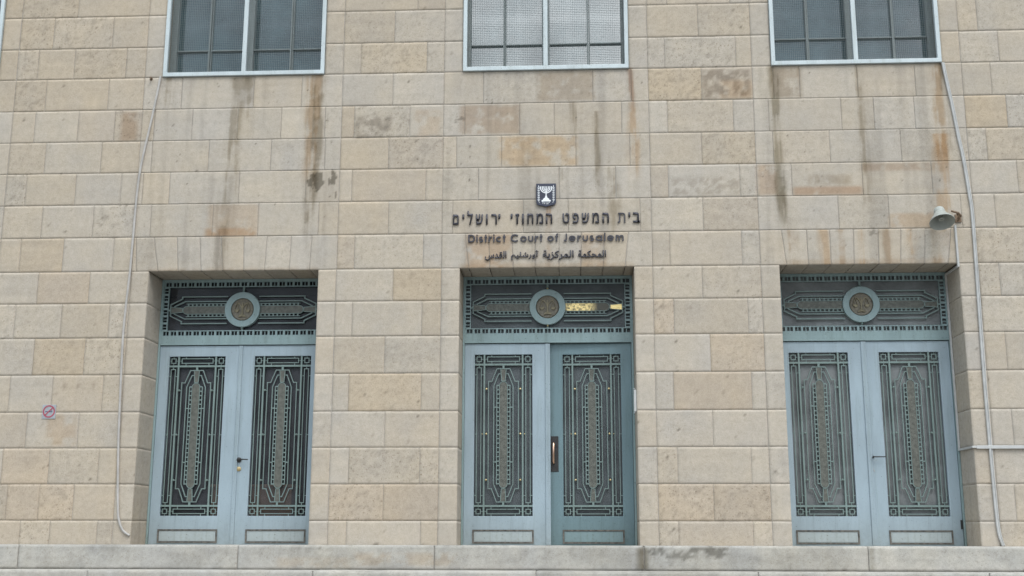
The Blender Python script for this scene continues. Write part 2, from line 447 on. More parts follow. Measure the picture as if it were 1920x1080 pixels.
    a(blotch(X, Z, 3.02, 3.50, 3.80, 3.92, (0.60, 0.53, 0.43), 0.7, 49, 0.46, 14, 8))
    a(blotch(X, Z, 2.44, 2.66, 3.69, 4.05, (0.85, 0.66, 0.50), 0.8, 50, 0.38))
    a(blotch(X, Z, 3.64, 4.40, 3.96, 4.05, (0.70, 0.55, 0.45), 0.7, 51, 0.42))
    a(blotch(X, Z, 1.84, 2.40, 4.88, 5.24, (0.42, 0.38, 0.34), 0.9, 52, 0.50, 16, 16))
    a(blotch(X, Z, 2.05, 2.42, 4.87, 5.1, (0.85, 0.66, 0.47), 0.7, 53, 0.42))
    a(blotch(X, Z, 3.64, 3.80, 3.18, 3.30, BLACK, 0.7, 54, 0.42, 12, 12))
    a(blotch(X, Z, 3.90, 4.4, 3.28, 3.45, TAN, 0.8, 55, 0.42))
    for i, xx in enumerate((2.80, 3.15, 3.33, 3.56, 3.88, 4.10, 4.38)):
        a(streak(X, Z, [(3.27, xx), (2.8, xx + 0.02)], 0.05, 2.75, 3.27, TAN if i % 2 else (0.74, 0.62, 0.5), 0.9, 60 + i))
    a(blotch(X, Z, 2.7, 4.6, 2.85, 2.92, RUST, 0.45, 70, 0.42, 12, 12))
    a(blotch(X, Z, -4.65, -2.64, 2.85, 2.89, RUST, 0.40, 71, 0.42, 12, 12))
    a(blotch(X, Z, -1.0, 1.0, 2.85, 2.91, RUST, 0.5, 72, 0.40, 12, 12))
    # piers
    a(blotch(X, Z, -2.26, -1.83, 4.45, 4.72, (0.50, 0.48, 0.46), 0.95, 80, 0.52, 14, 14))
    a(blotch(X, Z, -1.55, -1.25, 4.46, 4.8, TAN, 0.5, 81, 0.46))
    a(blotch(X, Z, -5.10, -4.90, 4.47, 4.83, (0.68, 0.54, 0.42), 0.9, 82, 0.36))
    a(blotch(X, Z, 1.45, 2.25, 3.7, 3.9, (0.55, 0.52, 0.48), 0.7, 83, 0.54, 20, 20))
    a(blotch(X, Z, -5.70, -5.35, 0.84, 1.2, TAN, 0.6, 84, 0.50))
    # old screw holes
    for (hx, hz) in ((-5.53, 1.545), (-5.53, 1.50), (-5.37, 1.545), (-5.38, 1.51), (-5.20, 1.545), (-5.20, 1.50), (-5.73, 1.425), (-5.63, 1.43), (4.75, 2.995),
                     (-5.75, 1.09), (-1.96, 0.95), (-1.55, 0.88), (2.27, 0.69), (1.62, 2.38)):
        d = np.hypot(X - hx, Z - hz)
        L.append((smooth(0.028, 0.010, d) * 0.55, (0.40, 0.35, 0.32)))
    for al, col in L:
        al = 0.72 * al[:, None]; c = c * (1 - al) + c * np.array(col) * al
    return c

# ------------------------------------------------------------------ stone patches
class Wall:
    def __init__(s): s.V = []; s.F = []; s.Cc = []; s.n = 0
    def patch(s, x0b, x0t, x1b, x1t, z0, z1, tint, proud=0.0, O=(0, 0, 0), U=(1, 0, 0), N=(0, -1, 0), W=(0, 0, 1),
              cell=0.026, gap=0.0017, rough=0.0, seed=0, stain=True, wash=0.0, g=None):
        """one dressed block on the plane O + u*U + v*W, facing N"""
        gl, gr, gb, gt = g if g else (gap, gap, gap, gap)
        rj = random.Random(seed * 3 + 1); gl *= rj.uniform(0.45, 1.1); gb *= rj.uniform(0.25, 0.8); gt *= rj.uniform(0.25, 0.8); gr *= rj.uniform(0.5, 1.1)
        x0b += gl; x0t += gl; x1b -= gr; x1t -= gr; z0 += gb; z1 -= gt
        wx, wz = max(x1b - x0b, x1t - x0t), z1 - z0
        ch = 0.0006
        nx, nz2 = max(2, int(wx / cell)), max(2, int(wz / cell))
        us = np.concatenate([[0.0], np.linspace(ch / wx, 1 - ch / wx, nx + 1), [1.0]])
        vs = np.concatenate([[0.0], np.linspace(ch / wz, 1 - ch / wz, nz2 + 1), [1.0]])
        uu, vv = np.meshgrid(us, vs)
        a, b = len(us), len(vs)
        ring = np.zeros((b, a), bool); ring[0] = ring[-1] = True; ring[:, 0] = ring[:, -1] = True
        xl = x0b + (x0t - x0b) * vv; xr = x1b + (x1t - x1b) * vv
        X = xl + (xr - xl) * uu; Z = z0 + wz * vv
        Xf, Zf = X.ravel(), Z.ravel()
        # chipped, not quite straight arrises
        ex = (fbm(Xf * 9 + seed, Zf * 9, 5, 3) - 0.5) * (0.006 if stain or N[2] == 0 and abs(N[0]) > 0 else 0.012)
        rf = ring.ravel()
        h = proud + (fbm(Xf * 7 + seed * 3.3, Zf * 7, 31, 3) - 0.5) * (0.002 + 0.004 * rough) + (fbm(Xf * 33, Zf * 33, 41 + seed, 2) - 0.5) * 0.003 * rough
        rng = random.Random(seed)
        h = h + (uu.ravel() - 0.5) * rng.uniform(-0.0015, 0.0015) + (vv.ravel() - 0.5) * rng.uniform(-0.001, 0.001)
        h = np.where(rf, h - 0.0018, h)
        U_, N_, W_, O_ = map(np.array, (U, N, W, O))
        P = O_ + (Xf + ex * 0.6)[:, None] * U_ + (Zf + ex * 0.6)[:, None] * W_ + h[:, None] * N_
        c = np.tile(np.array(tint, float), (len(Xf), 1))
        ox = seed * 7.7
        big = fbm(Xf * 2.6 + ox, Zf * 2.6, 51, 4) - 0.5
        med = fbm(Xf * 11 + ox, Zf * 11, 61, 4) - 0.5
        ver = fbm(Xf * 6 + ox, Zf * 0.9, 71, 3) - 0.5
        c = c * (1 + 0.12 * big + 0.10 * med)[:, None]
        c = c * (1 + np.stack([0.05 * big + 0 * ver, -0.02 * ver, -0.10 * big - 0.06 * ver], 1))
        bedl = fbm(Xf * 1.6 + ox, Zf * 21 + ox, 101, 3) - 0.5
        c = c * (1 + (0.13 if seed % 3 else 0.05) * bedl)[:, None]
        if rough > 0:
            pit = smooth(0.56, 0.70, fbm(Xf * 30 + ox, Zf * 30, 81, 3))
            c = c * (1 - 0.18 * rough * pit)[:, None]
        if wash > 0:
            wv = smooth(0.50, 0.78, fbm(Xf * 7.5, Zf * 0.55, 91, 4))
            c = c * (1 - wash * 0.17 * wv)[:, None] * (1 - 0.0 * wv[:, None])
        if stain: c = stains(Xf, Zf, c)
        c = np.where(rf[:, None], c * 0.92, c)
        idx = np.arange(a * b).reshape(b, a) + s.n
        q = np.stack([idx[:-1, :-1], idx[:-1, 1:], idx[1:, 1:], idx[1:, :-1]], -1).reshape(-1, 4)
        if np.dot(np.cross(U_, W_), N_) < 0: q = q[:, ::-1]
        s.V.append(P); s.F.append(q); s.Cc.append(np.concatenate([np.clip(c, 0.01, 0.95), np.full((len(c), 1), 0.15 + 0.85 * rough)], 1)); s.n += a * b
    def quad(s, ps, col=(0.50, 0.46, 0.41)):
        s.V.append(np.array(ps, float)); s.F.append(np.array([[0, 1, 2, 3]]) + s.n)
        s.Cc.append(np.tile(np.array((*col, 0.3)), (4, 1))); s.n += 4
    def build(s, name, mat, parent):
        V = np.concatenate(s.V); F = np.concatenate(s.F); K = np.concatenate(s.Cc)
        me = bpy.data.meshes.new(name)
        me.vertices.add(len(V)); me.vertices.foreach_set('co', V.astype(np.float32).ravel())
        me.loops.add(F.size); me.loops.foreach_set('vertex_index', F.astype(np.int32).ravel())
        me.polygons.add(len(F)); me.polygons.foreach_set('loop_start', np.arange(0, F.size, 4, dtype=np.int32))
        me.update(calc_edges=True)
        at = me.attributes.new('tint', 'FLOAT_COLOR', 'POINT')
        at.data.foreach_set('color', K.astype(np.float32).ravel())
        return put(name, me, mat, parent)

# course levels and joints read off the facade (metres)
ZS = [-0.275, 0.009, 0.409, 0.812, 1.218, 1.645, 2.073, 2.48, 2.86, 3.27, 3.67, 4.063, 4.457, 4.855, 5.262, 5.655, 6.07, 6.48, 6.88, 7.29, 7.7, TOP]
ROWS = 'QPONMLKJIHGFEDCBAWXYZ'
P1 = {'A':[-5.75],'B':[-6.03,-5.291],'C':[-6.193,-5.739,-5.095],'D':[-6.062,-5.288],'E':[-6.164,-5.632,-5.185],'F':[-6.002,-5.318],'G':[-6.203,-5.599,-5.048],'H':[-5.974,-5.353],'I':[-6.201,-5.682,-5.082],'J':[-5.954,-5.337],'K':[-6.192,-5.64,-5.072],'L':[-5.932,-5.329],'M':[-6.176,-5.675,-5.083],'N':[-5.938,-5.336],'O':[-6.185,-5.641,-5.069],'P':[-6.092,-5.723,-5.325],'Q':[-5.913,-5.571,-5.03]}
P2 = {'A':[-1.545],'B':[-1.818],'C':[-2.22,-1.422],'D':[-1.825],'E':[-2.276,-1.613],'F':[-1.858],'G':[-2.283,-1.41],'H':[-1.839],'I':[-2.228,-1.426],'J':[-1.769],'K':[-2.231,-1.429],'L':[-1.845],'M':[-2.246,-1.421],'N':[-1.824],'O':[-2.22,-1.422],'P':[-1.821],'Q':[-2.224,-1.402]}
P3 = {'A':[1.45,2.2],'B':[1.815],'C':[1.412,2.247],'D':[1.833],'E':[1.423,2.191],'F':[1.813],'G':[1.414,2.235],'H':[1.8],'I':[1.411,2.227],'J':[1.768],'K':[1.438,2.268],'L':[1.831],'M':[1.409,2.275],'N':[1.831],'O':[1.433,2.235],'P':[1.815],'Q':[1.424,2.228]}
P4 = {'A':[5.216,5.95],'B':[5.077,5.75],'C':[5.295,5.9],'D':[5.177,5.8],'E':[5.324],'F':[5.062,5.7],'G':[5.376],'H':[5.092,5.8],'I':[5.7],'J':[5.078],'K':[5.65],'L':[5.079],'M':[5.6],'N':[5.075,5.8],'O':[5.6],'P':[5.034,5.7],'Q':[5.4]}
B1 = {'D':[-4.385,-3.507,-2.924],'E':[-4.698,-4.235,-3.683,-3.156,-2.63],'F':[-4.703,-4.013,-3.262,-2.616],'G':[-4.785,-4.46,-3.627,-2.831],'H':[-4.66,-3.919,-3.378,-2.664]}
B2 = {'D':[-0.74,0.555,1.009],'E':[-0.96,-0.312,0.097,0.89],'F':[-1.052,-0.523,0.35,0.978],'G':[-0.792,0.152,0.807],'H':[-1.088,-0.267,0.253,1.081]}
B3 = {'D':[2.67,2.976,3.644,4.309],'E':[2.60,3.437,3.811,4.275],'F':[2.633,3.283,4.093],'G':[2.829,3.631,4.414],'H':[3.338,3.904,4.715]}
VOUS = [[(-4.791,-4.82),(-4.533,-4.605),(-4.294,-4.331),(-4.024,-4.058),(-3.772,-3.804),(-3.521,-3.535),(-3.274,-3.262),(-2.986,-2.974),(-2.747,-2.732)],
        [(-0.894,-0.941),(-0.654,-0.669),(-0.384,-0.397),(-0.133,-0.132),(0.142,0.145),(0.392,0.403),(0.648,0.666),(0.897,0.941)],
        [(2.723,2.682),(2.968,2.965),(3.221,3.226),(3.481,3.493),(3.754,3.768),(3.997,4.025),(4.263,4.299),(4.523,4.584)]]

WARM = np.array((0.455, 0.393, 0.303)); PALE = np.array((0.464, 0.415, 0.338)); GREY = np.array((0.468, 0.429, 0.368)); DEEP = np.array((0.420, 0.352, 0.268)); OCHRE = np.array((0.452, 0.378, 0.278))
rng = random.Random(31)
def tint_for(zone, row, x):
    """per block colour of the stone itself"""
    r = rng.random()
    w = float(np.clip(0.62 - 0.075 * (x + 5.0), 0.12, 0.75))        # warmer stone was used towards the left
    if zone == 'bay': w *= 0.42
    if row in 'ABCWXYZ': w = min(0.9, w + 0.25)
    t = GREY * (1 - w) + WARM * w
    d = (PALE, WARM, OCHRE, GREY, GREY)[rng.randrange(5)]
    t = t * 0.55 + d * 0.45
    if zone == 'pier' and r < 0.08: t = t * 0.4 + DEEP * 0.6
    if row == 'P' and x < 4.8 and zone == 'pier': t = DEEP * 0.5 + WARM * 0.5
    if x < -4.8 and row in 'ZYXWABCD': t = (WARM * 0.7 + DEEP * 0.3) if r < 0.7 else OCHRE * 0.97
    t = t * 0.72 + np.array((0.466, 0.415, 0.348)) * 0.28
    k = 1 + rng.uniform(-0.04, 0.035)
    return tuple(np.array(t) * k * np.array((1.025, 1.0, 1.0)))

SPECIAL = {('J', -5.7): DEEP * 1.06, ('J', -5.2): PALE, ('L', 2.2): DEEP * 1.12, ('M', 1.8): DEEP * 1.06, ('K', 1.3): DEEP * 1.18, ('J', -1.5): OCHRE * 0.96, ('P', 1.6): DEEP * 1.1,
           ('P', 2.1): DEEP * 1.02, ('P', -2.1): DEEP * 1.12, ('P', -1.5): DEEP * 1.02, ('H', -2.1): WARM, ('F', -2.1): WARM, ('F', 2.1): WARM * 0.98, ('I', -6.0): OCHRE, ('L', -5.6): OCHRE * 0.97,
           ('N', -5.0): PALE, ('C', -1.8): WARM, ('D', 1.5): OCHRE, ('M', -1.8): OCHRE * 1.04, ('K', -1.3): WARM * 0.93, ('P', -6.0): DEEP * 1.1, ('P', -5.5): DEEP * 1.14, ('O', -6.0): DEEP * 1.1,
           ('F', 5.3): WARM, ('E', 5.2): OCHRE * 0.97, ('L', 1.5): GREY, ('K', 2.3): GREY, ('N', 1.5): GREY, ('N', 2.1): GREY * 0.98}

building = thing('court_building', 'cream limestone courthouse front with three tall blue double doors and screened windows above', 'building', (0, 0, GROUND))
wall = Wall()
sid = [0]
def block(zone, row, x0, x1, z0, z1, proud=0.0, g=None, x0t=None, x1t=None, wash=0.0, rough=None):
    sid[0] += 1
    xm = (x0 + x1) / 2
    t = tint_for(zone, row, xm)
    for (rr, xx), col in SPECIAL.items():
        if rr == row and x0 < xx < x1: t = tuple((np.array(col) * 0.75 + np.array((0.470, 0.412, 0.340)) * 0.25) * np.array((1.03, 1.0, 0.995)))
    rg = rough if rough is not None else (rng.choice((0, 0, 0.3, 0.6, 1.0)) if zone == 'pier' else rng.choice((0, 0, 0.2, 0.5)))
    cell = 0.017 if zone == 'bay' and z0 > 2.8 and z1 < 5.4 else 0.026
    wall.patch(x0, x0 if x0t is None else x0t, x1, x1 if x1t is None else x1t, z0, z1, t, proud, rough=rg, seed=sid[0], wash=wash, g=g, cell=cell)

def course(zone, row, xs, z0, z1, proud=0.0, wash=0.0, last_open=False):
    for i in range(len(xs) - 1):
        gr = 0.0017
        if last_open and i == len(xs) - 2: gr = 0.0045
        block(zone, row, xs[i], xs[i + 1], z0, z1, proud, (0.0017, gr, 0.0017, 0.0017), wash=wash)

HB = 1.21
for i, row in enumerate(ROWS):
    z0, z1 = ZS[i], ZS[i + 1]
    # piers between the bays, three millimetres behind the bays
    piers = [(FAR + HB, -S - HB, P1), (-S + HB, -HB, P2), (HB, S - HB, P3), (S + HB, RIGHT, P4)]
    for (a, b, tab) in piers:
        js = tab.get(row)
        if js is None:
            js = [a + (b - a) * f for f in ((0.5,) if i % 2 else (0.2, 0.8))]
        js = [j for j in js if a + 0.06 < j < b - 0.06]
        if tab is P4:
            last = js[-1] if js else a
            while last < b - 1.0:
                last += rng.uniform(0.62, 0.85); js.append(last)
            js = [j for j in js if j < b - 0.2]
        course('pier', row, [a] + js + [b], z0, z1, -0.002)
    # outermost stretch on the left
    wl, wr = FAR - 0.988, FAR + 0.988
    xs = [LEFT + 0.45 * k for k in range(3)]
    if z0 >= WB - 0.01:
        course('bay', row, [LEFT, wl], z0, z1); course('bay', row, [wr, FAR + HB], z0, z1, last_open=True)
    else:
        off = 0.3 if i % 2 else 0.0
        course('bay', row, [LEFT, LEFT + 0.5 + off, LEFT + 1.2 + off, LEFT + 1.95 + off, FAR + HB], z0, z1, wash=0.4, last_open=True)
    for k, c in enumerate(DOORS):
        a, b = c - HB, c + HB
        if z0 >= WB - 0.01:                                   # beside the windows
            course('bay', row, [a, c - 0.988], z0, z1, wash=0.3); course('bay', row, [c + 0.988, b], z0, z1, wash=0.3, last_open=True)
        elif z1 <= 2.87:                                      # jambs beside the doors
            tb = 2.86 if z1 > 2.8 else z1
            block('bay', row, a, c - 1.0, z0, tb, g=(0.0036, 0.0, 0.0016, 0.0016), wash=0.35)
            block('bay', row, c + 1.0, b, z0, tb, g=(0.0, 0.0045, 0.0016, 0.0022), wash=0.35)
        elif row == 'I':                                      # flat arch
            js = VOUS[k]
            eb = [a] + [p[0] for p in js] + [b]; et = [a] + [p[1] for p in js] + [b]
            for q in range(len(eb) - 1):
                block('bay', row, eb[q], eb[q + 1], 2.86, z1, x0t=et[q], x1t=et[q + 1], g=(0.0026, 0.0026, 0.001, 0.0036), wash=1.0)
        else:
            js = (B1, B2, B3)[k].get(row)
            js = [j for j in js if a + 0.05 < j < b - 0.05]
            course('bay', row, [a] + js + [b], z0, z1, wash=1.0, last_open=True)

# reveals and soffits of the doors, same blocks turned the corner
for c in DOORS:
    for i, row in enumerate(ROWS[:8]):
        z0, z1 = ZS[i], ZS[i + 1]
        for sgn in (-1, 1):
            sid[0] += 1
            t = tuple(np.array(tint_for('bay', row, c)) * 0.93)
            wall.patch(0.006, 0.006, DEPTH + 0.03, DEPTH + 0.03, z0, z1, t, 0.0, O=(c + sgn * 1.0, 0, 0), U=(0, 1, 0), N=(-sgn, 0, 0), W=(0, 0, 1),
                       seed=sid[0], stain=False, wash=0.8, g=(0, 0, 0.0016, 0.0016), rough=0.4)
    js = VOUS[DOORS.index(c)]
    e = [c - 1.0] + [p[0] for p in js if c - 0.97 < p[0] < c + 0.97] + [c + 1.0]
    for q in range(len(e) - 1):
        sid[0] += 1
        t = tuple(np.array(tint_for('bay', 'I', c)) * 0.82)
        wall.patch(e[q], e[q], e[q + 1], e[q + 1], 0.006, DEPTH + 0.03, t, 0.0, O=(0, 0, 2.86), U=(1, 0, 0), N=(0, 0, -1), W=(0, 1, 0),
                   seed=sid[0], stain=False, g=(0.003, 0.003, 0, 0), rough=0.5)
# window reveals and sills (behind the screens)
for c in WINS:
    for sgn in (-1, 1):
        wall.patch(0.0, 0.0, 0.32, 0.32, WB, TOP, tuple(GREY * 0.9), 0.0, O=(c + sgn * 0.988, 0, 0), U=(0, 1, 0), N=(-sgn, 0, 0), W=(0, 0, 1), cell=0.1, seed=3, stain=False, g=(0, 0, 0, 0))
    wall.patch(c - 0.988, c - 0.988, c + 0.988, c + 0.988, 0.0, 0.32, tuple(GREY * 0.9), 0.0, O=(0, 0, WB), U=(1, 0, 0), N=(0, 0, 1), W=(0, 1, 0), cell=0.1, seed=4, stain=False, g=(0, 0, 0, 0))
# mortar bed just behind the joints
yb = 0.0060
def bed(x0, x1, z0, z1): wall.quad([(x0, yb, z0), (x1, yb, z0), (x1, yb, z1), (x0, yb, z1)])
edges = [LEFT] + [v for c in DOORS for v in (c - 1.006, c + 1.006)] + [RIGHT]
for i in range(0, len(edges), 2): bed(edges[i], edges[i + 1], -0.3, 2.866)
bed(LEFT, RIGHT, 2.866, WB - 0.006)
edges = [LEFT] + [v for c in WINS for v in (c - 0.994, c + 0.994)] + [RIGHT]
for i in range(0, len(edges), 2): bed(edges[i], edges[i + 1], WB - 0.006, TOP)
wall_o = wall.build('wall', M['stone'], building)

# dim rooms behind the doors and windows, roof and back of the building
sh = MB()
def room(x0, x1, y0, y1, z0, z1):      # five inward faces, open towards the street
    sh.add([(x0, y0, z0), (x1, y0, z0), (x1, y1, z0), (x0, y1, z0), (x0, y0, z1), (x1, y0, z1), (x1, y1, z1), (x0, y1, z1)],
           [(1, 2, 6, 5), (2, 3, 7, 6), (3, 0, 4, 7), (4, 5, 6, 7), (3, 2, 1, 0)])
room(LEFT, RIGHT, 0.013, 5.0, GROUND, TOP)
sh.box(LEFT, RIGHT, 0.56, 5.0, 3.6, 3.75)
sh.box(LEFT, RIGHT, 0.49, 5.0, -0.42, SILL)
put('interior_shell', sh, M['dark'], building)

# ------------------------------------------------------------------ door leaves
GW, GZ0, GZ1 = 0.337, 0.068, 1.926            # half width and height of the glazed opening
LZ0, LZ1 = -0.258, 2.052
def leaf_mesh(x0, x1, strip_side):
    b = MB()
    o = [(x0, LZ0), (x1, LZ0), (x1, LZ1), (x0, LZ1)]
    i = [(-GW, GZ0), (GW, GZ0), (GW, GZ1), (-GW, GZ1)]
    b.loops(o, i, 0.0, 0.055)
    return b.mesh('door_leaf')
def grille_bm():
    b = MB(); y0, y1 = 0.006, 0.024
    for x in (-0.2235, 0.2235): b.box(x - 0.0095, x + 0.0095, y0 - 0.002, y1 + 0.002, GZ0, GZ1)
    for z in (1.809, 0.182): b.box(-GW, GW, y0, y1, z - 0.0105, z + 0.0105)
    # corner squares and border rings
    def ringw(x0, x1, z0, z1, w=0.0085): b.ring(x0, x1, z0, z1, w, y0 + 0.001, y1 - 0.003)
    xs = [(-GW, -0.234), (-0.213, 0.213), (0.234, GW)]
    for (zz0, zz1) in ((0.1925 - 0.1245, 0.1715), (1.8195, GZ1)):
        for j, (xa, xb) in enumerate(xs):
            ins = 0.022
            ringw(xa + ins, xb - ins, zz0 + ins, zz1 - ins)
            xm, zm = (xa + xb) / 2, (zz0 + zz1) / 2
            hwid = 0.004 if j == 1 else 0.0022
            for xx in ([xm] if j != 1 else [xa + 0.075, xb - 0.075]):
                b.box(xx - hwid, xx + hwid, y0 + 0.003, y1 - 0.004, zz0, zz0 + ins); b.box(xx - hwid, xx + hwid, y0 + 0.003, y1 - 0.004, zz1 - ins, zz1)
            b.box(xa, xa + ins, y0 + 0.003, y1 - 0.004, zm - 0.0026, zm + 0.0026); b.box(xb - ins, xb, y0 + 0.003, y1 - 0.004, zm - 0.0026, zm + 0.0026)
    for (xa, xb) in (xs[0], xs[2]):
        ins = 0.022
        ringw(xa + ins, xb - ins, 0.1925 + ins, 1.7985 - ins)
        xm = (xa + xb) / 2
        b.box(xm - 0.004, xm + 0.004, y0 + 0.003, y1 - 0.004, 0.1925, 0.1925 + ins); b.box(xm - 0.004, xm + 0.004, y0 + 0.003, y1 - 0.004, 1.7985 - ins, 1.7985)
        for zz in (0.30, 1.0, 1.69):
            b.box(xa, xa + ins, y0 + 0.003, y1 - 0.004, zz - 0.004, zz + 0.004); b.box(xb - ins, xb, y0 + 0.003, y1 - 0.004, zz - 0.004, zz + 0.004)
    # stepped octagons
    out = [(-0.0765, 1.759), (0.0765, 1.759), (0.135, 1.612), (0.174, 1.612), (0.174, 0.377), (0.135, 0.377), (0.078, 0.227), (-0.078, 0.227), (-0.135, 0.377), (-0.174, 0.377), (-0.174, 1.612), (-0.135, 1.612)]
    b.strip(out, 0.0095, y0, y1 - 0.002, True)
    for sx in (-1, 1):
        b.strip([(sx * 0.034, 1.700), (sx * 0.056, 1.700), (sx * 0.112, 1.559), (sx * 0.112, 0.433), (sx * 0.053, 0.287), (sx * 0.034, 0.287)], 0.0095, y0, y1 - 0.002)
        b.box(sx * 0.077 - 0.0045, sx * 0.077 + 0.0045, y0 + 0.001, y1 - 0.004, 0.425, 1.567)
        k = 0; z = 0.425
        while z < 1.575:
            x0, x1 = sorted((sx * 0.044, sx * 0.0725))
            b.box(x0, x1, y0 + 0.002, y1 - 0.005, z, z + 0.013); z += 0.0515
        for z in (1.31, 0.68):
            x0, x1 = sorted((sx * 0.0815, sx * 0.106)); b.box(x0, x1, y0 + 0.002, y1 - 0.005, z - 0.006, z + 0.006)
        for z in (1.52, 1.0, 0.475):
            x0, x1 = sorted((sx * 0.18, sx * 0.213)); b.box(x0, x1, y0 + 0.003, y1 - 0.005, z - 0.005, z + 0.005)
    b.box(-0.012, 0.012, y0 + 0.002, y1 - 0.004, 1.765, 1.7985); b.box(-0.012, 0.012, y0 + 0.002, y1 - 0.004, 0.1925, 0.221)
    # rim of the long plate and of the two tapered tongues
    n = 8
    arc = [(0.046 * math.cos(math.pi * k / n), 1.562 + 0.046 * math.sin(math.pi * k / n)) for k in range(n + 1)]
    arc2 = [(-0.046 * math.cos(math.pi * k / n), 0.430 - 0.046 * math.sin(math.pi * k / n)) for k in range(n + 1)]
    b.strip(arc + arc2, 0.006, y0 - 0.002, y1 - 0.006, True)
    b.strip([(-0.031, 1.752), (-0.022, 1.616), (0.022, 1.616), (0.031, 1.752)], 0.007, y0 + 0.0005, y1 - 0.003)
    b.strip([(-0.031, 0.234), (-0.022, 0.376), (0.022, 0.376), (0.031, 0.234)], 0.007, y0 + 0.0005, y1 - 0.003)
    return b
def plate_bm():
    b = MB(); n = 10
    arc = [(0.043 * math.cos(math.pi * k / n), 1.562 + 0.043 * math.sin(math.pi * k / n)) for k in range(n + 1)]
    arc2 = [(-0.043 * math.cos(math.pi * k / n), 0.430 - 0.043 * math.sin(math.pi * k / n)) for k in range(n + 1)]
    b.prism(arc + arc2, 0.008, 0.016)
    b.prism([(-0.0275, 1.752), (-0.0185, 1.6195), (0.0185, 1.6195), (0.0275, 1.752)], 0.010, 0.018)
    b.prism([(-0.0275, 0.234), (0.0275, 0.234), (0.0185, 0.3725), (-0.0185, 0.3725)], 0.010, 0.018)
    return b
kick = MB()
kick.ring(-0.349, 0.349, -0.236, -0.083, 0.017, -0.010, 0.0)
panel = MB(); panel.box(-0.329, 0.329, -0.004, -0.0002, -0.216, -0.103)
ME = {'l': leaf_mesh(-0.453, 0.519, 1), 'r': leaf_mesh(-0.508, 0.462, -1), 'grille': grille_bm().mesh('grille'), 'plate': plate_bm().mesh('bronze_plate'), 'kick': kick.mesh('kick_moulding'), 'panel': panel.mesh('kick_panel')}
pane = MB(); pane.box(-GW - 0.004, GW + 0.004, 0.046, 0.051, GZ0 - 0.004, GZ1 + 0.004); ME['pane'] = pane.mesh('glass_pane')
stud = MB(); stud.lathe([(0.0, 0.0065), (0.012, 0.0065), (0.0125, 0.011), (0.020, 0.0125), (0.028, 0.0095), (0.031, 0.0005)], (0, 0.010, 0), (0, -1, 0), 12); ME['stud'] = stud.mesh('stud')
smooth_mesh(ME['stud'])

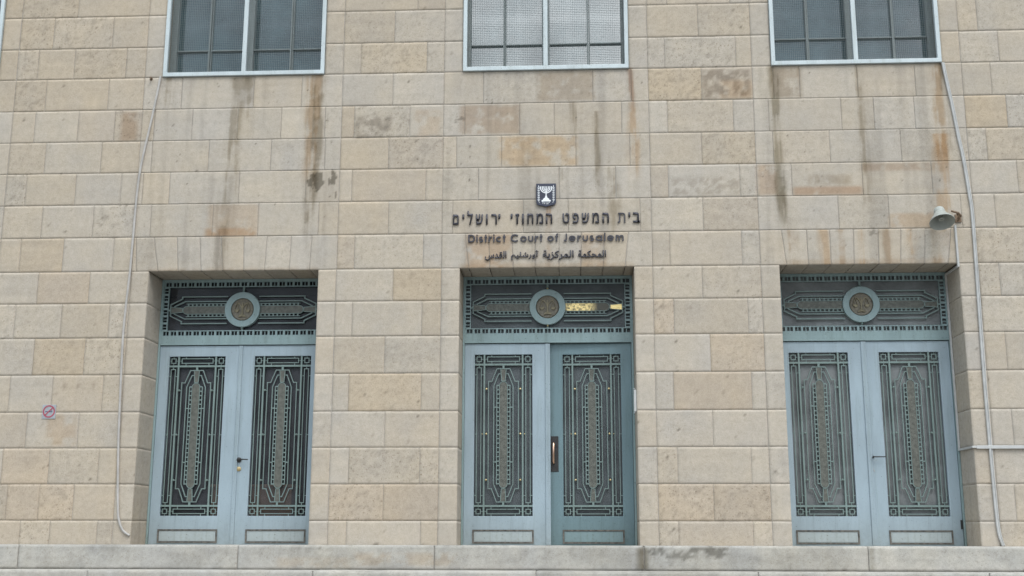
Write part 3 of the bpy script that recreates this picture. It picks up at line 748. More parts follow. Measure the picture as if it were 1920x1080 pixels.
def copy_mat(me, mat):
    m2 = me.copy(); m2.materials.clear(); m2.materials.append(mat); return m2
PANES = ['pane_clear', 'pane_mid', 'pane_pale']
for k, c in enumerate(DOORS):
    # frame: jambs, transom bar and head in one
    f = MB()
    f.loops([(c - 0.998, SILL), (c + 0.998, SILL), (c + 0.998, 2.858), (c - 0.998, 2.858)],
            [(c - 0.974, SILL + 0.003), (c + 0.974, SILL + 0.003), (c + 0.974, 2.832), (c - 0.974, 2.832)], DEPTH - 0.004, DEPTH + 0.09)
    f.box(c - 0.974, c + 0.974, DEPTH - 0.002, DEPTH + 0.08, 2.060, 2.170)
    f.box(c - 0.974, c + 0.974, DEPTH - 0.010, DEPTH - 0.002, 2.060, 2.078)
    fr = put('door_frame', f, M['transom_paint'], building, bev=0.003)
    # transom light over the doors
    t = MB(); ty0, ty1 = DEPTH + 0.004, DEPTH + 0.03
    X0, X1, Z0, Z1 = c - 0.974, c + 0.974, 2.170, 2.832
    bw = 0.064
    t.box(X0, X1, ty0, ty1, Z0, Z0 + 0.008); t.box(X0, X1, ty0, ty1, Z0 + bw - 0.006, Z0 + bw + 0.004)
    t.box(X0, X1, ty0, ty1, Z1 - 0.008, Z1); t.box(X0, X1, ty0, ty1, Z1 - bw - 0.004, Z1 - bw + 0.006)
    for sx in (-1, 1):
        xa, xb = sorted((c + sx * 0.974, c + sx * 0.966)); t.box(xa, xb, ty0, ty1, Z0 + 0.008, Z1 - 0.008)
        xa, xb = sorted((c + sx * (0.974 - bw + 0.006), c + sx * (0.974 - bw - 0.004))); t.box(xa, xb, ty0, ty1, Z0 + bw + 0.004, Z1 - bw - 0.004)
    n = 21; pitch = (X1 - X0 - 0.016) / n
    for (za, zb) in ((Z0 + 0.008, Z0 + bw - 0.006), (Z1 - bw + 0.006, Z1 - 0.008)):
        for q in range(n):
            xq = X0 + 0.008 + q * pitch
            t.box(xq - 0.011 if q else xq, xq + 0.013, ty0 + 0.002, ty1 - 0.002, za, zb)
            t.box(xq + pitch / 2 - 0.003, xq + pitch / 2 + 0.005, ty0 + 0.006, ty1 - 0.006, za, zb)
    nv = 6; pv = (Z1 - Z0 - 2 * bw - 0.008) / nv
    for sx in (-1, 1):
        xa, xb = sorted((c + sx * 0.966, c + sx * (0.974 - bw + 0.006)))
        for q in range(nv + 1):
            zq = Z0 + bw + 0.004 + q * pv
            t.box(xa, xb, ty0 + 0.002, ty1 - 0.002, zq - (0.011 if q else 0), zq + (0.012 if q < nv else 0))
            if q < nv: t.box(xa, xb, ty0 + 0.006, ty1 - 0.006, zq + pv / 2 - 0.004, zq + pv / 2 + 0.004)
    tr = put('transom', t, M['transom_paint'], building)
    g = MB(); gx = DEPTH + 0.006; zc = 2.485
    def L2(pts): return [(c + x, zc + z) for x, z in pts]
    for sx in (-1, 1):
        g.strip(L2([(sx * 0.19, 0.163), (sx * 0.742, 0.163), (sx * 0.742, 0.136), (sx * 0.88, 0.069), (sx * 0.88, -0.069), (sx * 0.742, -0.136), (sx * 0.742, -0.163), (sx * 0.19, -0.163)]), 0.012, gx, gx + 0.018)
        for sz in (-1, 1):
            g.strip(L2([(sx * 0.19, sz * 0.105), (sx * 0.705, sz * 0.105), (sx * 0.832, sz * 0.045), (sx * 0.832, sz * 0.034)]), 0.012, gx, gx + 0.018)
            xa, xb = sorted((c + sx * 0.19, c + sx * 0.69)); za = zc + sz * 0.078
            g.box(xa, xb, gx + 0.001, gx + 0.014, za - 0.004, za + 0.004)
            xx = 0.21
            while xx < 0.69:
                z0, z1 = sorted((zc + sz * 0.046, zc + sz * 0.074)); xa, xb = sorted((c + sx * xx, c + sx * (xx + 0.017)))
                g.box(xa, xb, gx + 0.002, gx + 0.013, z0, z1); xx += 0.0495
        n2 = 8
        arc = [(sx * (0.68 + 0.048 * math.sin(math.pi * q / n2)), 0.048 * math.cos(math.pi * q / n2)) for q in range(n2 + 1)]
        g.strip(L2([(sx * 0.19, 0.048)] + arc + [(sx * 0.19, -0.048)]), 0.007, gx - 0.002, gx + 0.012)
        g.strip(L2([(sx * 0.872, 0.037), (sx * 0.735, 0.025), (sx * 0.735, -0.025), (sx * 0.872, -0.037)]), 0.007, gx + 0.0005, gx + 0.015)
        g.box(*sorted((c + sx * 0.886, c + sx * 0.906)), gx + 0.002, gx + 0.014, zc - 0.010, zc + 0.010)
    g.box(c - 0.012, c + 0.012, gx + 0.002, gx + 0.014, zc + 0.20, 2.764); g.box(c - 0.012, c + 0.012, gx + 0.002, gx + 0.014, 2.238, zc - 0.20)
    put('grille', g, M['grille'], tr, loc=(0, 0, 0))
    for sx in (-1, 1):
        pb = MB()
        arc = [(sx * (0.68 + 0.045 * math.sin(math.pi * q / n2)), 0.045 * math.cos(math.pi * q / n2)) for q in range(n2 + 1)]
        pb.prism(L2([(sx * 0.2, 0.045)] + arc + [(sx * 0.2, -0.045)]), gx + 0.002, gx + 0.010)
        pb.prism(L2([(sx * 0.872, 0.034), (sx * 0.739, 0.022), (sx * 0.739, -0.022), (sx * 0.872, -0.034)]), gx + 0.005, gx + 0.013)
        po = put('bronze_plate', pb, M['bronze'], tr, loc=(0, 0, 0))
        if k == 1 and sx == 1: LIT_PLATE = po
    rg = MB(); rg.annulus(c, zc, 0.137, 0.212, DEPTH - 0.022, DEPTH + 0.03, 64)
    put('medallion_ring', rg, M['transom_paint'], tr, sm=True, bev=0.004, loc=(0, 0, 0))
    md = MB()
    md.lathe([(0.0, 0.1375), (0.012, 0.1375), (0.020, 0.131), (0.014, 0.124), (0.012, 0.118), (0.016, 0.06), (0.017, 0.0005)], (c, DEPTH + 0.006, zc), (0, -1, 0), 48)
    put('medallion_disc', md, M['medal'], tr, sm=True, loc=(0, 0, 0))
    md = MB(); yy = DEPTH - 0.020
    md.strip(L2([(0, -0.088), (0, 0.01), (0.0, 0.082)]), 0.016, yy - 0.004, yy + 0.01)          # balance with two pans
    for sx in (-1, 1):
        md.strip(L2([(0, 0.0), (sx * 0.018, 0.045), (sx * 0.045, 0.075), (sx * 0.066, 0.078)]), 0.013, yy - 0.003, yy + 0.01)
        md.strip(L2([(sx * 0.066, 0.075), (sx * 0.042, -0.005)]), 0.006, yy - 0.002, yy + 0.01)
        md.strip(L2([(sx * 0.066, 0.075), (sx * 0.092, -0.002)]), 0.006, yy - 0.0015, yy + 0.01)
        md.prism(L2([(sx * 0.036, -0.004), (sx * 0.098, -0.002), (sx * 0.086, -0.028), (sx * 0.066, -0.038), (sx * 0.047, -0.028)][::sx]), yy - 0.005, yy + 0.01)
        md.prism(L2([(sx * 0.008, -0.088), (sx * 0.045, -0.094), (sx * 0.040, -0.076), (sx * 0.012, -0.055)][::sx]), yy - 0.004, yy + 0.01)
    put('scales_relief', md, M['relief'], tr, loc=(0, 0, 0), bev=0.002)
    for zz in (zc + 0.222, zc - 0.222):
        s2 = MB(); s2.ball((c, DEPTH - 0.004, zz), 0.012); put('stud', s2, M['brass' if k == 1 else 'grille'], tr, sm=True, loc=(0, 0, 0))
    gp = MB(); gp.box(X0, X1, DEPTH + 0.046, DEPTH + 0.051, Z0 - 0.002, Z1 + 0.002)
    put('glass_pane', gp, M[PANES[k]], tr, loc=(0, 0, 0))
    # the two leaves
    for side in ('l', 'r'):
        old = (k == 1 and side == 'r')
        gxc = c - 0.519 if side == 'l' else c + 0.508
        lf = put('door_leaf', copy_mat(ME[side], M['paint_old' if old else 'paint']), None, building, bev=0.003)
        th = 0.0
        base = Vector((gxc, DEPTH + 0.012, 0))
        if old:
            th = R(-2.2); hinge = Vector((c + 0.970, DEPTH + 0.022, 0))
            v = Vector((gxc, DEPTH + 0.022, 0)) - hinge
            base = hinge + Matrix.Rotation(th, 3, 'Z') @ v
            lf['label'] = 'darker teal leaf standing slightly ajar'
        lf.matrix_parent_inverse = Matrix.Translation(-building.location)
        lf.location = base; lf.rotation_euler = (0, 0, th)
        O0 = (0, 0, 0)
        put('glass_pane', copy_mat(ME['pane'], M[PANES[k]]), None, lf, loc=O0)
        put('grille', copy_mat(ME['grille'], M['grille']), None, lf, loc=O0)
        put('bronze_plate', copy_mat(ME['plate'], M['bronze']), None, lf, loc=O0)
        put('kick_moulding', copy_mat(ME['kick'], M['moulding']), None, lf, loc=O0)
        put('kick_panel', copy_mat(ME['panel'], M['panel_old' if old else 'panel']), None, lf, loc=O0)
        for sx in (-1, 1):
            for z in (1.52, 1.0, 0.475):
                put('stud', copy_mat(ME['stud'], M['brass' if k == 1 else 'grille']), None, lf, loc=(sx * 0.197, 0, z))
        if k == 1:
            for sx, z in ((-1, 1.0), (1, 1.0)):
                s2 = MB(); s2.ball((sx * 0.245, 0.004, z), 0.007); put('stud', s2, M['brass'], lf, sm=True, loc=O0)
        if side == 'l':
            cs = MB(); cs.box(0.519 - 0.030 if k != 0 else 0.519 - 0.018, 0.519 + 0.026, -0.014, -0.001, LZ0 + 0.004, LZ1 - 0.002)
            put('meeting_strip', cs, M['paint'], lf, bev=0.003, loc=O0)
        if k == 0 and side == 'r':
            q = MB(); q.lathe([(0, 0.030), (0.012, 0.030), (0.016, 0.024), (0.017, 0.001)], (-0.465, 0, 0.707), (0, -1, 0), 20)
            q.tube([(-0.465, -0.012, 0.709), (-0.465, -0.050, 0.711), (-0.452, -0.058, 0.711), (-0.345, -0.058, 0.709)], [0.010, 0.010, 0.009, 0.007])
            put('lever_handle', q, M['iron'], lf, sm=True, loc=O0)
            q = MB(); q.lathe([(0, 0.026), (0.008, 0.026), (0.010, 0.013), (0.018, 0.012), (0.019, 0.0005)], (-0.462, 0, 0.603), (0, -1, 0), 20)
            put('lock_cylinder', q, M['brass'], lf, sm=True, loc=O0)
        if old:
            q = MB(); q.box(-0.490, -0.392, -0.006, -0.0005, 0.569, 0.975)
            pl = put('pull_plate', q, M['iron'], lf, bev=0.002, loc=O0)
            q = MB(); q.tube([(-0.446, -0.004, 0.885), (-0.446, -0.045, 0.885), (-0.446, -0.062, 0.86), (-0.446, -0.066, 0.79), (-0.446, -0.062, 0.70), (-0.446, -0.045, 0.672), (-0.446, -0.004, 0.672)], 0.0125, 12)
            put('pull_handle', q, M['copper'], lf, sm=True, loc=O0)
        if k == 2 and side == 'r':
            q = MB(); q.lathe([(0, 0.016), (0.010, 0.016), (0.012, 0.001)], (-0.480, 0, 0.728), (0, -1, 0), 16)
            q.tube([(-0.480, -0.008, 0.728), (-0.480, -0.045, 0.728), (-0.468, -0.050, 0.728), (-0.345, -0.050, 0.728)], [0.008, 0.008, 0.008, 0.006])
            put('lever_handle', q, M['iron'], lf, sm=True, loc=O0)
            q = MB(); q.tube([(-0.487, -0.004, 0.70), (-0.488, -0.006, 0.64), (-0.482, -0.006, 0.59), (-0.468, -0.004, 0.565)], 0.004)  # thin drooping tube below the lever
            put('thin_tube', q, M['cable_grey'], lf, sm=True, loc=O0)
            q = MB(); q.box(0.440, 0.460, -0.014, -0.0005, -0.07, 0.03); put('hinge', q, M['iron'], lf, bev=0.002, loc=O0)

# yellow light put into the colour of the right plate over the middle door
def painted_light_mat():
    mt, n, l, b = new_mat('bronze_with_painted_light')
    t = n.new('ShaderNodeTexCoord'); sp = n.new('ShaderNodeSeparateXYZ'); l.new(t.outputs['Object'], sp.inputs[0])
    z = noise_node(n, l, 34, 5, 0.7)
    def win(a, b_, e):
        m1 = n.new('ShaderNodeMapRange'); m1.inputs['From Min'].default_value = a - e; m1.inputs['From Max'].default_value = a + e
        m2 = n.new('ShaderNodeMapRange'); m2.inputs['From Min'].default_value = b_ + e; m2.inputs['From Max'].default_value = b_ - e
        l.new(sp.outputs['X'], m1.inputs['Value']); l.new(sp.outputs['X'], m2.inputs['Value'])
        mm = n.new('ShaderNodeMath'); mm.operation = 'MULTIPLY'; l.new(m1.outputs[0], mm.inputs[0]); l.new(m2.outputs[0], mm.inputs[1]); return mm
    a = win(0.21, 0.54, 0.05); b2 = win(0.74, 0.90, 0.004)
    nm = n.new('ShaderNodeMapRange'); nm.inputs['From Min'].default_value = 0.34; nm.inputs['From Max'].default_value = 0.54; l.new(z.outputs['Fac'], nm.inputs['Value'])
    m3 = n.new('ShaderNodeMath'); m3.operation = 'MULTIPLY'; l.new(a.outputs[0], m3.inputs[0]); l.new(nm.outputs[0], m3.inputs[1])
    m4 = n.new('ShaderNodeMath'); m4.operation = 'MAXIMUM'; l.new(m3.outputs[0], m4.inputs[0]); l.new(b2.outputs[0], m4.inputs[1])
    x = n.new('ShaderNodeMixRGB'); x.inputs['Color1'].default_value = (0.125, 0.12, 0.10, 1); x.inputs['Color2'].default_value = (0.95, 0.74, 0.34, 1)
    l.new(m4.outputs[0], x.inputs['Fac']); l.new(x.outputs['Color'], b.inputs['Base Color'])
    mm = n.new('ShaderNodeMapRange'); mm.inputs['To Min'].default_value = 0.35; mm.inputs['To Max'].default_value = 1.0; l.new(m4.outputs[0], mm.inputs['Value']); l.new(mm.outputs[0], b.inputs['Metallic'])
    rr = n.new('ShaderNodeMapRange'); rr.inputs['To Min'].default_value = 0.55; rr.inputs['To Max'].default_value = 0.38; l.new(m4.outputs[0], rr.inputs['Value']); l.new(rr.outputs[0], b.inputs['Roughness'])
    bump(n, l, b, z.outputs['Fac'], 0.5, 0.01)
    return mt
LIT_PLATE.data.materials.clear(); LIT_PLATE.data.materials.append(painted_light_mat()); LIT_PLATE['label'] = 'bronze plate with yellow light painted into its colour'

# ------------------------------------------------------------------ windows with wire screens
for k, c in enumerate(WINS):
    w = MB()
    w.ring(c - 0.984, c + 0.984, WB + 0.004, TOP - 0.02, (0.046, 0.046, 0.050, 0.046), -0.030, 0.030)
    w.box(c - 0.026, c + 0.026, -0.026, 0.026, WB + 0.054, TOP - 0.066)
    wo_ = put('window', w, M['win_paint'], building, bev=0.004)
    sc = MB(); sp_ = 0.0225
    x = c - 0.932
    while x < c + 0.93:
        if abs(x - c) > 0.028: sc.box(x - 0.0008, x + 0.0008, 0.000, 0.003, WB + 0.054, 7.0)
        x += sp_
    z = WB + 0.060
    while z < 7.0:
        for (xa, xb) in ((c - 0.938, c - 0.026), (c + 0.026, c + 0.938)): sc.box(xa, xb, 0.0032, 0.0062, z - 0.0008, z + 0.0008)
        z += sp_
    put('wire_screen', sc, M['wire'], wo_, loc=(0, 0, 0))
    s = MB(); y0, y1 = 0.19, 0.27
    s.ring(c - 0.985, c + 0.985, WB + 0.003, TOP - 0.02, (0.075, 0.075, 0.03, 0.05), y0, y1)
    s.box(c - 0.045, c + 0.045, y0 - 0.01, y1, WB + 0.033, TOP - 0.07)
    for xq in (-0.508, 0.508):
        s.box(c + xq - 0.010, c + xq + 0.008, y0 + 0.01, y1 - 0.01, WB + 0.033, TOP - 0.07)
        s.box(c + xq + 0.014, c + xq + 0.026, y0 + 0.03, y1 - 0.01, WB + 0.033, TOP - 0.07)
    for zq in (5.69, 6.75):
        for (xa, xb) in ((-0.910, -0.520), (-0.482, -0.045), (0.045, 0.496), (0.534, 0.910)):
            s.box(c + xa, c + xb, y0 + 0.015, y1 - 0.012, zq - 0.0055, zq + 0.0055)
    put('sash', s, M['win_inner'], wo_, loc=(0, 0, 0))
    gl = MB(); gl.box(c - 0.97, c + 0.97, 0.245, 0.251, WB + 0.01, TOP - 0.03)
    put('glass_pane', gl, M['win_glass'], wo_, loc=(0, 0, 0))

# ------------------------------------------------------------------ steps and ground
steps = thing('stone_steps', 'broad pale limestone steps running along the foot of the courthouse doors', 'steps', (0, -1.0, GROUND))
JT = [[-9.6, -5.73, -3.32, -1.20, 1.02, 3.35, 5.6, 7.6], [-9.6, -7.3, -4.80, -2.42, -0.11, 2.15, 4.45, 6.6, 7.6], [-9.6, -6.0, -3.7, -1.4, 0.9, 3.2, 5.5, 7.6],
      [-9.6, -7.0, -4.8, -2.5, -0.2, 2.1, 4.4, 6.6, 7.6], [-9.6, -6.0, -3.7, -1.4, 0.9, 3.2, 5.5, 7.6], [-9.6, -7.0, -4.8, -2.5, -0.2, 2.1, 4.4, 6.6, 7.6]]
tops = [-0.250, -0.505, -0.76, -1.01, -1.26, -1.51]
for i, zt in enumerate(tops):
    st = Wall(); yf = -0.36 - 0.36 * i; zb = tops[i + 1] if i < 5 else GROUND
    yr = -0.0 if i == 0 else yf + 0.36
    rs = random.Random(50 + i)
    for j in range(len(JT[i]) - 1):
        sid[0] += 1
        t = np.array((0.455, 0.430, 0.390)) * rs.uniform(0.92, 1.05)
        st.patch(JT[i][j], JT[i][j], JT[i][j + 1], JT[i][j + 1], zb + 0.001, zt, tuple(t), 0.0, O=(0, yf, 0), seed=sid[0], stain=False, rough=0.35, wash=0.5, g=(0.005, 0.005, 0.003, 0.002))
        st.patch(JT[i][j], JT[i][j], JT[i][j + 1], JT[i][j + 1], yf + 0.004, yr, tuple(t), 0.0, O=(0, 0, zt), U=(1, 0, 0), N=(0, 0, 1), W=(0, 1, 0), seed=sid[0], stain=False, cell=0.06, rough=0.35, g=(0.005, 0.005, 0, 0))
    # dirt patches of the top riser
    V = np.concatenate(st.V); K = np.concatenate(st.Cc)
    if i == 0:
        for (xa, xb, za, zb2, col, kk, sd, hd) in ((1.05, 1.95, -0.40, -0.25, BLACK, 0.65, 5, 0.60), (3.37, 3.40, -0.5, -0.25, DARK, 0.8, 6, 0.3), (-2.05, -0.95, -0.46, -0.33, TAN, 0.45, 7, 0.5), (-2.9, -2.1, -0.48, -0.38, TAN, 0.35, 8, 0.5), (0.95, 1.06, -0.5, -0.27, DARK, 0.9, 9, 0.35)):
            al, cc = blotch(V[:, 0], V[:, 2], xa, xb, za, zb2, col, kk, sd, hd, 11, 14)
            K[:, :3] = K[:, :3] * (1 - al[:, None]) + K[:, :3] * np.array(cc) * al[:, None]
    wear = smooth(0.45, 0.72, fbm(V[:, 0] * 2.3, V[:, 2] * 7 + i, 300 + i, 5)) * 0.15 + smooth(0.55, 0.68, fbm(V[:, 0] * 14, V[:, 2] * 16, 310 + i, 4)) * 0.09
    K[:, :3] *= (1 - wear)[:, None]
    st.Cc = [K]; st.V = [V]; st.F = [np.concatenate(st.F)]
    # bedding behind the joints
    st.quad([(LEFT, yf + 0.014, zb), (RIGHT, yf + 0.014, zb), (RIGHT, yf + 0.014, zt - 0.012), (LEFT, yf + 0.014, zt - 0.012)])
    st.quad([(LEFT, yf + 0.014, zt - 0.012), (RIGHT, yf + 0.014, zt - 0.012), (RIGHT, yr + (0.5 if i == 0 else 0.014), zt - 0.012), (LEFT, yr + (0.5 if i == 0 else 0.014), zt - 0.012)])
    st.build('step', M['stone'], steps)
g = MB(); g.add([(-900, -900, GROUND), (900, -900, GROUND), (900, 900, GROUND), (-900, 900, GROUND)], [(0, 1, 2, 3)])
go = put('ground', g, M['paving']); go['kind'] = 'structure'

# ------------------------------------------------------------------ lettering
def glyph(ch, fat=0.0):
    cu = bpy.data.curves.new('glyph', 'FONT'); cu.body = ch; cu.size = 1.0; cu.resolution_u = 5; cu.offset = fat
    ob = bpy.data.objects.new('glyph', cu); C.objects.link(ob)
    me = bpy.data.meshes.new_from_object(ob.evaluated_get(bpy.context.evaluated_depsgraph_get()))
    bpy.data.objects.remove(ob); bpy.data.curves.remove(cu)
    return me
def letter(name, ch, x0, x1, z0, z1, parent, mat, y0=-0.018, y1=-0.006, fat=0.0, native=None):
    """flat glyph fitted to the measured box and given thickness"""
    me = glyph(ch, fat)
    n = len(me.vertices)
    co = np.zeros(n * 3, np.float32); me.vertices.foreach_get('co', co); co = co.reshape(-1, 3)
    mn, mxx = co.min(0), co.max(0)
    sx = (x1 - x0) / max(1e-6, mxx[0] - mn[0]); szz = (z1 - z0) / max(1e-6, mxx[1] - mn[1])
    bm = bmesh.new(); bm.from_mesh(me)
    for v in bm.verts:
        x, y = v.co.x, v.co.y
        v.co = Vector((x0 + (x - mn[0]) * sx, y1, z0 + (y - mn[1]) * szz))
    r = bmesh.ops.extrude_face_region(bm, geom=list(bm.faces))
    for v in r['geom']:
        if isinstance(v, bmesh.types.BMVert): v.co.y = y0
    bmesh.ops.recalc_face_normals(bm, faces=bm.faces)
    m2 = bpy.data.meshes.new(name); bm.to_mesh(m2); bm.free(); bpy.data.meshes.remove(me)
    return put(name, m2, mat, parent)
def hx(zx): return (830 + zx / 4.923 - 1024.4) * 0.006133 + 0.0       # measured column -> metres along the wall
heb = thing('hebrew_lettering', 'top line of dark metal Hebrew letters fixed to the wall under the shield', 'lettering', (0, -0.01, 3.36))
HB_ = [('ם', 90, 140), ('י', 178, 192), ('ל', 224, 272), ('ש', 303, 367), ('ו', 398, 411), ('ר', 448, 497), ('י', 514, 529), ('י', 628, 643), ('ז', 672, 704), ('ו', 734, 747), ('ח', 783, 836), ('מ', 866, 927), ('ה', 955, 1011),
       ('ט', 1110, 1170), ('פ', 1203, 1257), ('ש', 1288, 1352), ('מ', 1384, 1443), ('ה', 1478, 1535), ('ת', 1620, 1688), ('י', 1718, 1733), ('ב', 1760, 1822)]
for ch, a, b in HB_:
    z0, z1 = 3.377, 3.494
    tilt = (a - 90) / 1730 * 0.004
    if ch == 'ל': z1 = 3.535
    if ch == 'י': z0 = 3.440
    if ch == 'ת':
        q = MB(); xa, xb = hx(a), hx(b); w_ = xb - xa; t_ = 0.0145
        q.strip([(xa - 0.004, z0 + 0.004), (xa + 0.010, z0 + 0.005), (xa + 0.020, z0 + 0.018), (xa + 0.022, z1 - t_ - 0.001)], t_, -0.0178, -0.006)
        q.strip([(xa + 0.002, z1 - t_ / 2), (xb - 0.030, z1 - t_ / 2), (xb - 0.012, z1 - 0.016), (xb - t_ / 2, z1 - 0.036), (xb - t_ / 2, z0 - 0.003)], t_, -0.018, -0.006)
        put('letter', q, M['letter'], heb); continue
    letter('letter', ch, hx(a) - 0.002, hx(b) + 0.002, z0 - 0.003, z1 + 0.003, heb, M['letter'], fat=0.022)
eng = thing('english_lettering', 'middle line of dark metal letters reading District Court of Jerusalem', 'lettering', (0, -0.01, 3.16))
def arc(cx, cz, r, a0, a1, n=14, rz=None):
    rz = rz or r
    return [(cx + r * math.cos(R(a0 + (a1 - a0) * k / n)), cz + rz * math.sin(R(a0 + (a1 - a0) * k / n))) for k in range(n + 1)]
T_ = 0.178; H_ = T_ / 2; XH = 0.74; RO = XH / 2 - H_        # geometric sans, unit cap height
def strokes(ch):
    """strokes (points, closed) and advance width of a letter"""
    c = XH / 2
    if ch == 'o': return [(arc(c, c, RO, 0, 360, 24)[:-1], True)], XH
    if ch == 'c': return [(arc(c, c, RO, 50, 310), False)], XH * 0.90
    if ch == 'e': return [(arc(c, c, RO, 0, 318, 20), False), ([(H_ * 2, c), (XH - H_, c)], False)], XH
    if ch == 'a': return [(arc(c, c, RO, 0, 360, 24)[:-1], True), ([(XH - H_, XH), (XH - H_, 0)], False)], XH
    if ch == 'u': return [([(H_, XH), (H_, 0.27)] + arc(0.30, 0.27, 0.30 - H_, 180, 360, 10, 0.27 - H_)[1:-1] + [(0.60 - H_, 0.27), (0.60 - H_, XH)], False)], 0.60
    if ch == 'r': return [([(H_, 0), (H_, XH)], False), (arc(0.36, XH - 0.30, 0.36 - H_ - 0.01, 165, 80, 6, 0.30 - H_), False)], 0.40
    if ch == 'm': return [([(H_, 0), (H_, XH)], False)] + [(arc(x0 + 0.235, XH - 0.24, 0.235 - H_, 180, 0, 10, 0.24 - H_) + [(x0 + 0.47 - H_, 0)], False) for x0 in (0.0, 0.39)], 0.86
    if ch == 'i': return [([(H_, 0), (H_, XH * 0.97)], False), ([(H_, 0.85), (H_, 1.0)], False)], T_
    if ch == 'l': return [([(H_, 0), (H_, 1.03)], False)], T_
    if ch == 't': return [([(0.16, 0), (0.16, 0.98)], False), ([(0, XH - H_), (0.33, XH - H_)], False)], 0.33
    if ch == 'f': return [([(0.15, 0), (0.15, 0.80)] + arc(0.30, 0.80, 0.15, 180, 80, 5, 0.16)[1:], False), ([(0, XH - H_), (0.33, XH - H_)], False)], 0.35
    if ch == 's': return [(arc(0.24, 0.53, 0.15, 35, 180, 6, 0.132) + arc(0.24, 0.53, 0.15, 200, 265, 3, 0.15) + arc(0.24, 0.22, 0.16, 80, -10, 5, 0.15) + arc(0.24, 0.22, 0.16, -20, -150, 6, 0.142), False)], 0.48
    if ch == 'D': return [([(H_, 0), (H_, 1)], False), ([(H_ * 2 - 0.01, 1 - H_), (0.32, 1 - H_)] + arc(0.32, 0.5, 0.40, 88, -88, 14, 0.5 - H_) + [(0.32, H_), (H_ * 2 - 0.01, H_)], False)], 0.80
    if ch == 'C': return [(arc(0.5, 0.5, 0.5 - H_, 42, 318, 18), False)], 0.92
    if ch == 'J': return [([(0.42 - H_, 1), (0.42 - H_, 0.24)] + arc(0.22, 0.24, 0.20 - H_ + 0.0, 0, -170, 8, 0.24 - H_)[1:], False)], 0.44
def word_latin(txt, x0, x1, zb, cap):
    L_ = [strokes(ch) for ch in txt]; gap = 0.14
    tot = sum(w for _, w in L_) + gap * (len(txt) - 1); sx = (x1 - x0) / tot; x = x0
    for ch, (st, w) in zip(txt, L_):
        q = MB()
        for k, (pts, closed) in enumerate(st):
            q.strip([(x + px * sx, zb + pz * cap) for px, pz in pts], T_ * cap, -0.018 - 0.0006 * k, -0.006, closed)
        put('letter', q, M['letter'], eng); x += (w + gap) * sx
for txt, a, b in (('District', 232, 580), ('Court', 625, 922), ('of', 965, 1068), ('Jerusalem', 1112, 1670)):
    word_latin(txt, hx(a), hx(b), 3.161, 0.092)
ara = thing('arabic_lettering', 'lowest line of dark metal Arabic script just above the middle door head', 'lettering', (0, -0.01, 2.95))
AW = [('\ufea4\ufee4\ufea4\ufedc\ufee4\ufe94', 0, 0)]
# shaped words, drawn left to right in reversed order
def rev(s): return s[::-1]
al_mahkama = '\ufe8d\ufedf\ufee4\ufea4\ufedc\ufee4\ufe94'
al_markaziya = '\ufe8d\ufedf\ufee4\ufeae\ufedb\ufeb0\ufef3\ufe94'
urshalim = '\ufe83\ufeed\ufead\ufeb7\ufee0\ufef4\ufee2'
al_quds = '\ufe8d\ufedf\ufed8\ufeaa\ufeb1'
for wd, a, b, z0, z1 in ((al_mahkama, 1248, 1504, 2.968, 3.055), (al_markaziya, 922, 1208, 2.945, 3.058), (urshalim, 630, 888, 2.948, 3.060), (al_quds, 388, 588, 2.945, 3.055)):
    letter('word', rev(wd), hx(a), hx(b), z0, z1, ara, M['letter'], fat=0.018)

# ------------------------------------------------------------------ state emblem
emb = thing('emblem_shield', 'small navy shield with a white candelabrum between two branches above the lettering', 'emblem', (0, -0.01, 3.57))
sb = MB(); ex, ez = 0.0, 3.713; hw = 0.1145
poly = [(-hw, 0.140), (hw, 0.140), (hw, -0.085), (hw * 0.93, -0.108), (hw * 0.75, -0.121), (0.03, -0.131), (0.0, -0.142), (-0.03, -0.131), (-hw * 0.75, -0.121), (-hw * 0.93, -0.108), (-hw, -0.085)]
sb.prism([(ex + x, ez + z) for x, z in poly][::-1], -0.030, -0.012)
put('shield', sb, M['shield'], emb, bev=0.003)
mb = MB(); fy0, fy1 = -0.034, -0.0302
def E2(p): return [(ex + x, ez + z) for x, z in p]
mb.strip(E2([(0, 0.104), (0, -0.01)]), 0.012, fy0, fy1)
for r in (0.025, 0.044, 0.064):
    for sx in (-1, 1):
        pts = [(sx * r, 0.104), (sx * r, 0.085)] + [(sx * r * math.cos(t), 0.085 - r * 0.92 * math.sin(t)) for t in [math.pi / 2 * q / 8 for q in range(1, 8)]] + [(sx * 0.0062, 0.085 - r * 0.92)]
        mb.strip(E2(pts), 0.0105, fy0 + 0.0003 + r * 0.002, fy1)
mb.prism(E2([(-0.010, -0.0102), (0.010, -0.0102), (0.013, -0.03), (0.036, -0.048), (0.036, -0.060), (0.053, -0.060), (0.053, -0.078), (-0.053, -0.078), (-0.053, -0.060), (-0.036, -0.060), (-0.036, -0.048), (-0.013, -0.03)][::-1]), fy0, fy1)
put('candelabrum', mb, M['white'], emb)
for sx in (-1, 1):
    ob = MB(); xb = sx * 0.086
    ob.strip(E2([(xb, 0.10), (xb, -0.075), (xb - sx * 0.012, -0.095)]), 0.0035, fy0 + 0.001, fy1)
    for q in range(6):
        zz = -0.070 + q * 0.0285
        for s2 in (-1, 1):
            a = [(0, 0), (0.010, 0.008), (0.0155, 0.022), (0.006, 0.015)]
            pl = [(xb + s2 * x, zz + z) for x, z in a]
            ob.prism(E2(pl[::-1] if s2 > 0 else pl), fy0 - 0.0002 * (s2 + 2), fy1)
    ob.prism(E2([(xb - 0.006, 0.098), (xb, 0.122), (xb + 0.006, 0.098)][::-1]), fy0 - 0.001, fy1)
    put('olive_branch', ob, M['white'], emb)
